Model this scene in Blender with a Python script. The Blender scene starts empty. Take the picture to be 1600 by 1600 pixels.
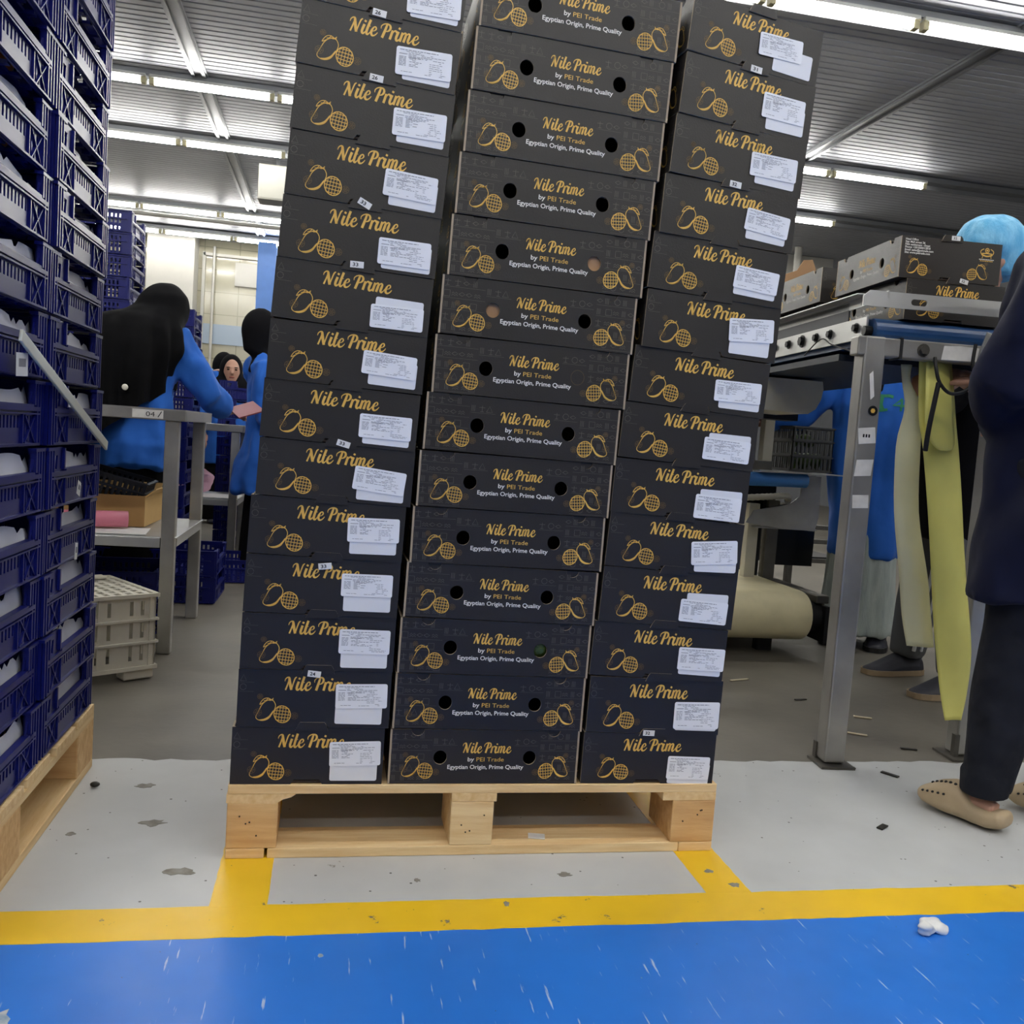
import bpy, bmesh, math, random
from mathutils import Vector, Matrix, noise
from mathutils.geometry import tessellate_polygon
from mathutils.bvhtree import BVHTree

random.seed(7)
C = bpy.context.scene.collection
SC = bpy.context.scene
R = math.radians

# ------------------------------------------------------------------ camera, world, exposure
CAM_POS = Vector((0.15885, -1.83777, 0.86451))
YAW, PITCH, ROLL = R(-11.0845), R(-4.3703), R(-4.0265)
CAM_ROT = Matrix.Rotation(YAW, 3, 'Z') @ Matrix.Rotation(PITCH, 3, 'X') @ Matrix.Rotation(ROLL, 3, 'Y')
cam_data = bpy.data.cameras.new('camera')
cam_data.sensor_width = 36.0
cam_data.lens = 36.0 * 1438.78 / 1600.0
cam_data.clip_start = 0.02
cam = bpy.data.objects.new('camera', cam_data)
C.objects.link(cam)
m3 = Matrix((CAM_ROT.col[0], CAM_ROT.col[2], -CAM_ROT.col[1])).transposed()
cam.matrix_world = Matrix.Translation(CAM_POS) @ m3.to_4x4()
SC.camera = cam
world = bpy.data.worlds.new('world')
SC.world = world
world.use_nodes = True
world.node_tree.nodes['Background'].inputs[0].default_value = (0.75, 0.82, 0.9, 1)
world.node_tree.nodes['Background'].inputs[1].default_value = 0.4
SC.view_settings.view_transform = 'Standard'
SC.view_settings.look = 'None'
SC.view_settings.gamma = 1.0
SC.view_settings.exposure = 0.35
LAMP_STRENGTH = 42.0
LAMP_COLOR = (1.0, 0.975, 0.925)

# ------------------------------------------------------------------ colours and materials
def lin(h):
    h = h.lstrip('#')
    o = []
    for i in (0, 2, 4):
        c = int(h[i:i + 2], 16) / 255.0
        o.append(c / 12.92 if c <= 0.04045 else ((c + 0.055) / 1.055) ** 2.4)
    return (o[0], o[1], o[2], 1.0)

def mat(name, hexcol, rough=0.5, metal=0.0, spec=0.5, var=0.0, scale=6.0, bump=0.0, bscale=80.0,
        stretch=None, hex2=None, emit=0.0, sheen=0.0, coat=0.0, rvar=0.0, bdist=0.01):
    m = bpy.data.materials.new(name)
    m.use_nodes = True
    nt = m.node_tree
    b = nt.nodes['Principled BSDF']
    b.inputs['Base Color'].default_value = lin(hexcol)
    b.inputs['Roughness'].default_value = rough
    b.inputs['Metallic'].default_value = metal
    b.inputs['Specular IOR Level'].default_value = spec
    if coat:
        b.inputs['Coat Weight'].default_value = coat
        b.inputs['Coat Roughness'].default_value = 0.25
    if sheen:
        b.inputs['Sheen Weight'].default_value = sheen
    if emit:
        b.inputs['Emission Color'].default_value = (*LAMP_COLOR, 1)
        b.inputs['Emission Strength'].default_value = emit
    if var or bump or hex2 or rvar:
        tc = nt.nodes.new('ShaderNodeTexCoord')
        mp = nt.nodes.new('ShaderNodeMapping')
        nt.links.new(tc.outputs['Object'], mp.inputs['Vector'])
        if stretch:
            mp.inputs['Scale'].default_value = stretch
        oi = nt.nodes.new('ShaderNodeObjectInfo')
        ml = nt.nodes.new('ShaderNodeMath'); ml.operation = 'MULTIPLY'; ml.inputs[1].default_value = 37.0
        nt.links.new(oi.outputs['Random'], ml.inputs[0])
        cb = nt.nodes.new('ShaderNodeCombineXYZ')
        for k in range(3):
            nt.links.new(ml.outputs[0], cb.inputs[k])
        nt.links.new(cb.outputs[0], mp.inputs['Location'])
        if var or hex2 or rvar:
            n = nt.nodes.new('ShaderNodeTexNoise')
            n.inputs['Scale'].default_value = scale
            n.inputs['Detail'].default_value = 5
            nt.links.new(mp.outputs[0], n.inputs['Vector'])
            c1 = lin(hexcol)
            if hex2:
                c2 = lin(hex2)
                lo, hi = c1, c2
            else:
                lo = tuple(max(0, c * (1 - var)) for c in c1[:3]) + (1,)
                hi = tuple(min(1, c * (1 + var)) for c in c1[:3]) + (1,)
            rp = nt.nodes.new('ShaderNodeValToRGB')
            rp.color_ramp.elements[0].position = 0.32
            rp.color_ramp.elements[1].position = 0.68
            rp.color_ramp.elements[0].color = lo
            rp.color_ramp.elements[1].color = hi
            nt.links.new(n.outputs['Fac'], rp.inputs[0])
            if var or hex2:
                nt.links.new(rp.outputs[0], b.inputs['Base Color'])
            if rvar:
                mr = nt.nodes.new('ShaderNodeMapRange')
                mr.inputs['To Min'].default_value = max(0.02, rough - rvar)
                mr.inputs['To Max'].default_value = min(1, rough + rvar)
                nt.links.new(n.outputs['Fac'], mr.inputs[0])
                nt.links.new(mr.outputs[0], b.inputs['Roughness'])
        if bump:
            n2 = nt.nodes.new('ShaderNodeTexNoise')
            n2.inputs['Scale'].default_value = bscale
            n2.inputs['Detail'].default_value = 1.5 if bdist > 0.01 else 4
            nt.links.new(mp.outputs[0], n2.inputs['Vector'])
            bp = nt.nodes.new('ShaderNodeBump')
            bp.inputs['Strength'].default_value = bump
            bp.inputs['Distance'].default_value = bdist
            nt.links.new(n2.outputs['Fac'], bp.inputs['Height'])
            nt.links.new(bp.outputs[0], b.inputs['Normal'])
    return m

def chipped(name, hexcol, under, amount=0.68, scale=9.0, rough=0.35, scratch='#dfe6ee', scr=0.0, spots=0.0):
    """painted floor with worn chips, fine scratches and dark specks (world coordinates)"""
    m = mat(name, hexcol, rough)
    nt = m.node_tree
    b = nt.nodes['Principled BSDF']
    tc = nt.nodes.new('ShaderNodeTexCoord')
    n = nt.nodes.new('ShaderNodeTexNoise'); n.inputs['Scale'].default_value = scale; n.inputs['Detail'].default_value = 8
    n.inputs['Roughness'].default_value = 0.7
    nt.links.new(tc.outputs['Object'], n.inputs['Vector'])
    rp = nt.nodes.new('ShaderNodeValToRGB')
    rp.color_ramp.elements[0].position = amount
    rp.color_ramp.elements[1].position = amount + 0.02
    nt.links.new(n.outputs['Fac'], rp.inputs[0])
    big = nt.nodes.new('ShaderNodeTexNoise'); big.inputs['Scale'].default_value = 2.2; big.inputs['Detail'].default_value = 6
    nt.links.new(tc.outputs['Object'], big.inputs['Vector'])
    c = lin(hexcol)
    r2 = nt.nodes.new('ShaderNodeValToRGB')
    r2.color_ramp.elements[0].position = 0.3; r2.color_ramp.elements[1].position = 0.7
    r2.color_ramp.elements[0].color = tuple(x * 0.86 for x in c[:3]) + (1,)
    r2.color_ramp.elements[1].color = tuple(min(1, x * 1.1) for x in c[:3]) + (1,)
    nt.links.new(big.outputs['Fac'], r2.inputs[0])
    mx = nt.nodes.new('ShaderNodeMixRGB')
    nt.links.new(rp.outputs[0], mx.inputs[0])
    nt.links.new(r2.outputs[0], mx.inputs[1])
    mx.inputs[2].default_value = lin(under)
    last = mx.outputs[0]
    if scr:
        mp = nt.nodes.new('ShaderNodeMapping'); mp.inputs['Scale'].default_value = (60, 5, 1); mp.inputs['Rotation'].default_value = (0, 0, 0.5)
        nt.links.new(tc.outputs['Object'], mp.inputs['Vector'])
        n3 = nt.nodes.new('ShaderNodeTexNoise'); n3.inputs['Scale'].default_value = 2.0; n3.inputs['Detail'].default_value = 6
        nt.links.new(mp.outputs[0], n3.inputs['Vector'])
        r3 = nt.nodes.new('ShaderNodeValToRGB'); r3.color_ramp.elements[0].position = scr; r3.color_ramp.elements[1].position = scr + 0.05
        r3.color_ramp.elements[1].color = (0.6, 0.6, 0.6, 1)
        nt.links.new(n3.outputs['Fac'], r3.inputs[0])
        m2 = nt.nodes.new('ShaderNodeMixRGB')
        nt.links.new(r3.outputs[0], m2.inputs[0]); nt.links.new(last, m2.inputs[1]); m2.inputs[2].default_value = lin(scratch)
        last = m2.outputs[0]
    if spots:
        vo = nt.nodes.new('ShaderNodeTexVoronoi'); vo.inputs['Scale'].default_value = 26
        nt.links.new(tc.outputs['Object'], vo.inputs['Vector'])
        n5 = nt.nodes.new('ShaderNodeTexNoise'); n5.inputs['Scale'].default_value = 70
        nt.links.new(tc.outputs['Object'], n5.inputs['Vector'])
        ad = nt.nodes.new('ShaderNodeMath'); ad.operation = 'MULTIPLY_ADD'; ad.inputs[1].default_value = 0.12
        nt.links.new(n5.outputs['Fac'], ad.inputs[0]); nt.links.new(vo.outputs['Distance'], ad.inputs[2])
        r4 = nt.nodes.new('ShaderNodeValToRGB'); r4.color_ramp.elements[0].position = spots; r4.color_ramp.elements[1].position = spots + 0.012
        r4.color_ramp.elements[0].color = (1, 1, 1, 1); r4.color_ramp.elements[1].color = (0, 0, 0, 1)
        nt.links.new(ad.outputs[0], r4.inputs[0])
        m4 = nt.nodes.new('ShaderNodeMixRGB')
        nt.links.new(r4.outputs[0], m4.inputs[0]); nt.links.new(last, m4.inputs[1]); m4.inputs[2].default_value = lin('#4c4a46')
        last = m4.outputs[0]
    nt.links.new(last, b.inputs['Base Color'])
    n4 = nt.nodes.new('ShaderNodeTexNoise'); n4.inputs['Scale'].default_value = 14
    nt.links.new(tc.outputs['Object'], n4.inputs['Vector'])
    mr = nt.nodes.new('ShaderNodeMapRange'); mr.inputs['To Min'].default_value = rough - 0.1; mr.inputs['To Max'].default_value = rough + 0.2
    nt.links.new(n4.outputs['Fac'], mr.inputs[0]); nt.links.new(mr.outputs[0], b.inputs['Roughness'])
    return m

def tile_mat(name, hexcol, hex2, mortar, sx, sz, rough=0.12):
    m = mat(name, hexcol, rough)
    nt = m.node_tree; b = nt.nodes['Principled BSDF']
    tc = nt.nodes.new('ShaderNodeTexCoord')
    sp = nt.nodes.new('ShaderNodeSeparateXYZ'); cb = nt.nodes.new('ShaderNodeCombineXYZ')
    nt.links.new(tc.outputs['Object'], sp.inputs[0])
    ad = nt.nodes.new('ShaderNodeMath'); ad.operation = 'ADD'
    nt.links.new(sp.outputs[0], ad.inputs[0]); nt.links.new(sp.outputs[1], ad.inputs[1])
    nt.links.new(ad.outputs[0], cb.inputs[0]); nt.links.new(sp.outputs[2], cb.inputs[1])
    br = nt.nodes.new('ShaderNodeTexBrick')
    br.offset = 0.0
    br.inputs['Color1'].default_value = lin(hexcol); br.inputs['Color2'].default_value = lin(hex2)
    br.inputs['Mortar'].default_value = lin(mortar)
    br.inputs['Scale'].default_value = 1.0
    br.inputs['Brick Width'].default_value = sx; br.inputs['Row Height'].default_value = sz
    br.inputs['Mortar Size'].default_value = 0.008
    nt.links.new(cb.outputs[0], br.inputs['Vector'])
    nt.links.new(br.outputs['Color'], b.inputs['Base Color'])
    return m

M = {}
M['carton'] = mat('black_carton_board', '#221f1c', 0.42, spec=0.5, var=0.12, scale=3, bump=0.05, bscale=300, rvar=0.08)
M['carton_edge'] = mat('raw_board_edge', '#8a6a4a', 0.85)
M['kraft'] = mat('kraft_board', '#a88460', 0.85, var=0.1)
M['carton_in_shade'] = mat('carton_inside_shaded', '#3a3029', 0.9)  # kraft inside, darkened in colour to read as unlit
M['gold'] = mat('gold_print', '#e0b455', 0.45)
M['gold_dim'] = mat('bronze_print', '#5e4a2a', 0.5)
M['glyph'] = mat('faint_glyph_print', '#5a554e', 0.45)
M['white_ink'] = mat('white_print', '#e6e4de', 0.5)
M['label'] = mat('label_paper', '#eceef2', 0.55)
M['label_blank'] = mat('label_paper_blank', '#e2e4e8', 0.5)
M['ink'] = mat('grey_ink', '#7d7f88', 0.6)
M['ink_black'] = mat('black_ink', '#1c1c1e', 0.6)
M['rim_white'] = mat('cut_board_rim', '#a3937d', 0.8)  # cut board tone, lightened for glints along the top edges
M['wood'] = mat('pine_along_x', '#d8b480', 0.7, hex2='#ead0a0', scale=5, stretch=(1.2, 14, 14), bump=0.15, bscale=40)
M['wood_y'] = mat('pine_along_y', '#d6b27c', 0.7, hex2='#e8cd9c', scale=5, stretch=(14, 1.2, 14), bump=0.15, bscale=40)
M['wood_dark'] = mat('pine_block', '#c59a66', 0.75, hex2='#dcb882', scale=5, stretch=(1.2, 14, 10), bump=0.15, bscale=40)
M['wood_grey'] = mat('weathered_pine', '#8d7c6c', 0.8, hex2='#b09a80', scale=5, stretch=(1.2, 14, 14), bump=0.15)
M['nail'] = mat('nail_head', '#3a332c', 0.5, metal=0.6)
M['crate'] = mat('navy_blue_plastic', '#0f1660', 0.36, spec=0.28, var=0.12, scale=4, rvar=0.08)
M['crate_white'] = mat('dirty_white_plastic', '#d9d4c4', 0.45, var=0.08, scale=8)
M['crate_dark'] = mat('dusty_navy_plastic', '#10141f', 0.5)
M['crate_grey'] = mat('dark_grey_plastic', '#3c3d3c', 0.5)
M['liner'] = mat('white_liner_paper', '#d4d6e2', 0.65, var=0.06, scale=10, bump=0.2, bscale=18)
M['mango'] = mat('ripe_mango_skin', '#c9632a', 0.45, hex2='#d99a3c', scale=7)
M['avocado'] = mat('green_fruit_skin', '#2b3d16', 0.4, hex2='#4f6526', scale=20, bump=0.3, bscale=120)
M['strap'] = mat('white_plastic_strap', '#c9cbc0', 0.4)
M['steel'] = mat('brushed_steel', '#9c9a94', 0.36, metal=0.5, var=0.22, scale=5, bump=0.06, bscale=60, rvar=0.14)
M['steel_dark'] = mat('dull_steel', '#66635c', 0.45, metal=0.8, var=0.25, scale=6, rvar=0.1)
M['alu'] = mat('satin_aluminium', '#b9bab8', 0.38, metal=0.75, var=0.1, scale=5)
M['olive'] = mat('olive_painted_steel', '#b3af9e', 0.5, metal=0.1, var=0.1)
M['black_metal'] = mat('black_steel', '#161617', 0.5, metal=0.4)
M['rubber'] = mat('black_rubber', '#101012', 0.6)
M['belt_blue'] = mat('blue_belt', '#264a78', 0.35, var=0.12, scale=8)
M['belt_under'] = mat('dark_belt_underside', '#1d2633', 0.5)
M['roller_blue'] = mat('blue_roller', '#3f78b8', 0.25)
M['belt_cream'] = mat('cream_belt', '#d3c9a2', 0.5, var=0.1, scale=7)
M['paint_white'] = mat('white_wall_paint', '#aeaca5', 0.5, var=0.03)
M['tag'] = mat('paper_tag', '#dedcd6', 0.6, var=0.1, scale=30)
M['pink'] = mat('pink_sheet', '#d77f94', 0.5, var=0.08)
M['pink_pale'] = mat('pale_pink_cloth', '#d6a9bd', 0.8, var=0.1)
M['card'] = mat('brown_cardboard', '#c39f63', 0.8, var=0.08)
M['card_shaded'] = mat('brown_cardboard_shaded', '#a37e4d', 0.8, var=0.08)  # shaded copy of the board colour for front and back faces
M['skin'] = mat('skin_warm', '#b58a76', 0.5, var=0.05, bump=0.05, bscale=200)
M['black_cloth'] = mat('black_cloth', '#08080b', 0.9, spec=0.15, var=0.3, scale=5, bump=0.7, bscale=7, bdist=0.03)
M['black_knit'] = mat('black_knit', '#0b0b0f', 0.9, spec=0.15, bump=0.2, bscale=300)
M['blue_coat'] = mat('royal_blue_cotton', '#245fb8', 0.8, spec=0.25, var=0.12, scale=4, bump=0.9, bscale=7, bdist=0.035, sheen=0.05)
M['light_coat'] = mat('pale_blue_cotton', '#6f9fd6', 0.75, var=0.1, scale=4)
M['skirt'] = mat('washed_denim', '#8d9793', 0.85, hex2='#a9b1ab', scale=9, stretch=(3, 3, 0.5), bump=0.25, bscale=60)
M['navy'] = mat('navy_wool', '#10142a', 0.9, spec=0.2, var=0.2, scale=5, bump=0.9, bscale=7, bdist=0.03, sheen=0.04)
M['trouser'] = mat('charcoal_jersey', '#1f2128', 0.9, spec=0.2, var=0.15, scale=6, bump=0.9, bscale=13, bdist=0.03)
M['trouser_grey'] = mat('grey_track_trousers', '#55575a', 0.85)
M['stripe'] = mat('white_stripe', '#c9ccd0', 0.7)
M['clog'] = mat('tan_foam', '#b39f80', 0.6, var=0.12, scale=9, bump=0.1)
M['shoe'] = mat('dark_shoe', '#20212b', 0.6)
M['sole'] = mat('tan_sole', '#8d7a60', 0.7)
M['hairnet'] = mat('sky_blue_nonwoven', '#4fa3d4', 0.6, hex2='#7fc2e4', scale=30, stretch=(1, 1, .4), bump=0.8, bscale=45)
M['hair'] = mat('dark_hair', '#17120f', 0.5)
M['eye'] = mat('dark_eye', '#120d0a', 0.2)
M['lip'] = mat('lip', '#8e4f45', 0.5)
M['yellow_strip'] = mat('yellow_film', '#ded877', 0.5, var=0.08, scale=5)
M['cream_strip'] = mat('cream_film', '#dad7b2', 0.5, var=0.08, scale=5)
M['green_print'] = mat('green_print', '#1d7a52', 0.6)
M['button'] = mat('pearl_button', '#dcd8cc', 0.3)
M['lamp'] = mat('lit_tube', '#ffffff', 0.3, emit=LAMP_STRENGTH)
M['housing'] = mat('lamp_housing', '#c6c7c2', 0.4, metal=0.2)
M['clip'] = mat('lamp_end_cap', '#b9b28f', 0.4)
M['chan'] = mat('galvanised_channel', '#8b8d90', 0.4, metal=0.5)
M['ceil'] = mat('ribbed_ceiling_sheet', '#a4a7ad', 0.5, spec=0.4, var=0.05, scale=2)
M['wall_grey'] = mat('grey_wall_panel', '#74767a', 0.45, var=0.04)
M['wall_tile'] = tile_mat('cream_wall_tiles', '#a09c88', '#96927e', '#7d7a68', 0.62, 0.4)
M['cab'] = mat('pale_cabinet_enamel', '#8b8a82', 0.5, var=0.04)
M['band_blue'] = mat('grey_blue_tile_band', '#8796a6', 0.25)
M['col_blue'] = mat('blue_column_paint', '#3f6fb5', 0.45, var=0.06)
M['concrete'] = mat('bare_concrete', '#57524a', 0.5, hex2='#6f6a60', scale=3.0, bump=0.08, bscale=30, rvar=0.12)
M['paint_grey'] = chipped('grey_floor_paint', '#bdbfbf', '#807c74', 0.68, 7, 0.42, spots=0.115)
M['paint_yellow'] = chipped('yellow_floor_paint', '#ecc024', '#75695a', 0.645, 14, 0.36, spots=0.08)
M['paint_blue'] = chipped('blue_floor_paint', '#2676d8', '#9aa3ad', 0.70, 8, 0.34, scr=0.66, spots=0.07)
M['chip'] = mat('dark_plastic_chip', '#26241f', 0.5)
M['chip_pale'] = mat('pale_chip', '#c2b79c', 0.6)
M['paper'] = mat('white_paper', '#e4e4e2', 0.6)
M['lint'] = mat('white_lint', '#b9bcc6', 0.8)

# ------------------------------------------------------------------ mesh builder
class MB:
    def __init__(self):
        self.v, self.f, self.m, self.s = [], [], [], []

    def add(self, verts, faces, mi=0, smooth=False):
        o = len(self.v)
        self.v += [tuple(p) for p in verts]
        for f in faces:
            self.f.append(tuple(o + i for i in f)); self.m.append(mi); self.s.append(smooth)

    def box(self, c, s, mi=0, rot=None, taper=None):
        hx, hy, hz = s[0] / 2, s[1] / 2, s[2] / 2
        P = []
        for z in (-1, 1):
            for x, y in ((-1, -1), (1, -1), (1, 1), (-1, 1)):
                k = taper if (taper and z > 0) else 1
                P.append(Vector((x * hx * k, y * hy * k, z * hz)))
        if rot is not None:
            P = [rot @ p for p in P]
        c = Vector(c)
        P = [p + c for p in P]
        self.add(P, [(0, 3, 2, 1), (4, 5, 6, 7), (0, 1, 5, 4), (1, 2, 6, 5), (2, 3, 7, 6), (3, 0, 4, 7)], mi)

    def tube(self, pts, rad, n=10, mi=0, cap=True, smooth=True, flat=1.0):
        pts = [Vector(p) for p in pts]
        if not hasattr(rad, '__len__'):
            rad = [rad] * len(pts)
        rings = []
        t0 = (pts[1] - pts[0]).normalized()
        up = Vector((0, 0, 1)) if abs(t0.z) < 0.9 else Vector((1, 0, 0))
        nrm = t0.cross(up).normalized()
        for i, p in enumerate(pts):
            if i == 0: t = pts[1] - pts[0]
            elif i == len(pts) - 1: t = pts[-1] - pts[-2]
            else: t = (pts[i + 1] - pts[i]).normalized() + (pts[i] - pts[i - 1]).normalized()
            t.normalize()
            nrm = (nrm - t * nrm.dot(t)).normalized()
            bn = t.cross(nrm)
            rings.append([p + (nrm * math.cos(a) + bn * math.sin(a) * flat) * rad[i] for a in [2 * math.pi * k / n for k in range(n)]])
        self.rings(rings, mi, cap, smooth)

    def rings(self, rings, mi=0, cap=True, smooth=True):
        n = len(rings[0])
        V = [p for r in rings for p in r]
        F = []
        for i in range(len(rings) - 1):
            for k in range(n):
                a, b = i * n + k, i * n + (k + 1) % n
                F.append((a, b, b + n, a + n))
        self.add(V, F, mi, smooth)
        if cap:
            self.add(rings[0], [tuple(range(n - 1, -1, -1))], mi)
            self.add(rings[-1], [tuple(range(n))], mi)

    def ell(self, c, r, mi=0, nu=14, nv=9, rot=None):
        c = Vector(c)
        rings = []
        for j in range(nv + 1):
            ph = -math.pi / 2 + math.pi * j / nv
            ph = max(-1.55, min(1.55, ph))
            ring = []
            for k in range(nu):
                a = 2 * math.pi * k / nu
                p = Vector((r[0] * math.cos(ph) * math.cos(a), r[1] * math.cos(ph) * math.sin(a), r[2] * math.sin(ph)))
                ring.append(c + (rot @ p if rot is not None else p))
            rings.append(ring)
        self.rings(rings, mi, True, True)

    def plate(self, outer, holes, O, U, V, N, t, mi=0, mi_side=None, mi_back=None):
        """flat plate with cut-outs; outline in (u, v); thickness t against N"""
        O, U, V, N = Vector(O), Vector(U), Vector(V), Vector(N)
        mi_side = mi if mi_side is None else mi_side
        mi_back = mi if mi_back is None else mi_back
        loops = [outer] + list(holes)
        tess = tessellate_polygon([[Vector((p[0], p[1], 0)) for p in l] for l in loops])
        flat = [p for l in loops for p in l]
        fr = [O + U * p[0] + V * p[1] for p in flat]
        bk = [p - N * t for p in fr]
        tri = []
        flip = U.cross(V).dot(N) < 0
        for a, b, c in tess:
            A, B, Cc = (Vector((*flat[i], 0)) for i in (a, b, c))
            ccw = (B - A).cross(Cc - A).z > 0
            tri.append((a, b, c) if ccw != flip else (c, b, a))
        self.add(fr, tri, mi)
        self.add(bk, [f[::-1] for f in tri], mi_back)
        o = 0
        for l in loops:
            n = len(l)
            F = []
            for k in range(n):
                F.append((k, (k + 1) % n, n + (k + 1) % n, n + k))
            self.add(fr[o:o + n] + bk[o:o + n], F, mi_side)
            o += n

    def ribbon(self, pts, w, O, U, V, mi=0, closed=False):
        O, U, V = Vector(O), Vector(U), Vector(V)
        n = len(pts)
        if not hasattr(w, '__len__'):
            w = [w] * n
        L, Rr = [], []
        for i in range(n):
            if closed:
                a, b = pts[i - 1], pts[(i + 1) % n]
            else:
                a, b = pts[max(0, i - 1)], pts[min(n - 1, i + 1)]
            dx, dy = b[0] - a[0], b[1] - a[1]
            d = math.hypot(dx, dy) or 1e-9
            nx, ny = -dy / d * w[i] / 2, dx / d * w[i] / 2
            L.append((pts[i][0] + nx, pts[i][1] + ny)); Rr.append((pts[i][0] - nx, pts[i][1] - ny))
        P = [O + U * p[0] + V * p[1] for p in L + Rr]
        F = [(i, i + n, i + 1 + n, i + 1) for i in range(n - 1)]
        if closed:
            F.append((n - 1, 2 * n - 1, n, 0))
        self.add(P, F, mi)

    def quad(self, u0, v0, u1, v1, O, U, V, mi=0):
        O, U, V = Vector(O), Vector(U), Vector(V)
        self.add([O + U * a + V * b for a, b in ((u0, v0), (u1, v0), (u1, v1), (u0, v1))], [(0, 1, 2, 3)], mi)

    def disc(self, c, r, O, U, V, mi=0, n=20):
        O, U, V = Vector(O), Vector(U), Vector(V)
        self.add([O + U * (c[0] + r * math.cos(2 * math.pi * k / n)) + V * (c[1] + r * math.sin(2 * math.pi * k / n)) for k in range(n)], [tuple(range(n))], mi)

    def text(self, s, size, u, v, O, U, V, mi=0, align='LEFT', width=None, bold=0.0):
        key = (s, align, bold)
        if key not in MB.cache:
            cu = bpy.data.curves.new('lettering', 'FONT')
            cu.body = s; cu.size = 1.0; cu.align_x = align; cu.resolution_u = 3; cu.offset = bold
            ob = bpy.data.objects.new('lettering', cu)
            C.objects.link(ob)
            dg = bpy.context.evaluated_depsgraph_get()
            me = bpy.data.meshes.new_from_object(ob.evaluated_get(dg))
            MB.cache[key] = ([tuple(x.co) for x in me.vertices], [tuple(p.vertices) for p in me.polygons])
            bpy.data.objects.remove(ob); bpy.data.curves.remove(cu); bpy.data.meshes.remove(me)
        V0, F0 = MB.cache[key]
        xs = [p[0] for p in V0]
        k = size
        kx = width / (max(xs) - min(xs)) if width else size
        O, U, V = Vector(O), Vector(U), Vector(V)
        self.add([O + U * (u + p[0] * kx) + V * (v + p[1] * k) for p in V0], F0, mi)

    def mesh(self, name, mats):
        me = bpy.data.meshes.new(name)
        me.from_pydata(self.v, [], self.f)
        for mm in mats:
            me.materials.append(mm)
        me.polygons.foreach_set('material_index', self.m)
        me.polygons.foreach_set('use_smooth', self.s)
        me.update()
        return me

    def build(self, name, mats, parent=None, loc=None, rot=None, bevel=0.0, seg=2):
        if not isinstance(mats, (list, tuple)):
            mats = [mats]
        o = bpy.data.objects.new(name, self.mesh(name, mats))
        C.objects.link(o)
        if parent is not None:
            o.parent = parent
        if loc is not None:
            o.location = loc
        if rot is not None:
            o.rotation_euler = rot
        if bevel:
            b = o.modifiers.new('bevel', 'BEVEL'); b.width = bevel; b.segments = seg; b.limit_method = 'ANGLE'
        return o
MB.cache = {}

X, Y, Z = Vector((1, 0, 0)), Vector((0, 1, 0)), Vector((0, 0, 1))

def smoothline(pts, k=5, closed=False):
    """Catmull-Rom through points (any dimension)"""
    n = len(pts)
    out = []
    rng = range(n) if closed else range(n - 1)
    for i in rng:
        p0 = pts[(i - 1) % n] if closed or i > 0 else pts[0]
        p1 = pts[i]; p2 = pts[(i + 1) % n]
        p3 = pts[(i + 2) % n] if closed or i + 2 < n else pts[-1]
        for j in range(k):
            t = j / k
            out.append(tuple(0.5 * (2 * b + (c - a) * t + (2 * a - 5 * b + 4 * c - d) * t * t + (3 * b - a - 3 * c + d) * t ** 3)
                             for a, b, c, d in zip(p0, p1, p2, p3)))
    if not closed:
        out.append(tuple(pts[-1]))
    return out

def tag(o, label=None, cat=None, group=None, kind=None):
    if label: o['label'] = label
    if cat: o['category'] = cat
    if group: o['group'] = group
    if kind: o['kind'] = kind
    return o

def empty(name, loc=(0, 0, 0), rz=0.0):
    o = bpy.data.objects.new(name, None)
    C.objects.link(o)
    o.location = loc
    o.rotation_euler = (0, 0, rz)
    o.empty_display_size = 0.05
    return o

def copy_tree(o, parent=None):
    c = o.copy()
    C.objects.link(c)
    if parent is not None:
        c.parent = parent
    for ch in list(o.children):
        copy_tree(ch, c)
    return c

def struct(o):
    o['kind'] = 'structure'
    return o

def fuse(mb, voxel=0.01, smooth=4, fold=0.0, ffreq=(9, 9, 2.0), seed=0, calm=None):
    """join overlapping closed shapes into one continuous skin"""
    me = mb.mesh('skin', [])
    ob = bpy.data.objects.new('skin', me)
    C.objects.link(ob)
    r = ob.modifiers.new('r', 'REMESH'); r.mode = 'VOXEL'; r.voxel_size = voxel
    if smooth:
        s = ob.modifiers.new('s', 'SMOOTH'); s.iterations = smooth; s.factor = 0.5
    dg = bpy.context.evaluated_depsgraph_get()
    out = bpy.data.meshes.new_from_object(ob.evaluated_get(dg))
    bpy.data.objects.remove(ob)
    bpy.data.meshes.remove(me)
    if fold:
        nr = [v.normal.copy() for v in out.vertices]
        for v, n in zip(out.vertices, nr):
            p = Vector((v.co.x * ffreq[0] + seed, v.co.y * ffreq[1], v.co.z * ffreq[2]))
            q = 1.0 if calm is None else max(0.12, min(1.0, (calm - v.co.z) / 0.18))
            v.co += n * fold * q * noise.noise(p)
    for p in out.polygons:
        p.use_smooth = True
    out.update()
    return out

def mesh_obj(name, me, mats, parent=None):
    me.materials.clear()
    for mm in (mats if isinstance(mats, (list, tuple)) else [mats]):
        me.materials.append(mm)
    o = bpy.data.objects.new(name, me)
    C.objects.link(o)
    if parent is not None:
        o.parent = parent
    return o
# ------------------------------------------------------------------ the hall
CEIL = 4.13
def wall(name, c, s, m):
    b = MB(); b.box(c, s); return struct(b.build(name, m))

b = MB(); b.box((1.5, 4.5, -0.06), (17, 24, 0.12)); struct(b.build('floor', M['concrete']))

def jag(x0, x1, y, amp, n, rev=False):
    p = [(x0 + (x1 - x0) * i / n, y + amp * noise.noise((i * 0.9, y * 3, 1.3)) + amp * 0.5 * noise.noise((i * 3.1, 5, y))) for i in range(n + 1)]
    return p[::-1] if rev else p

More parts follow.
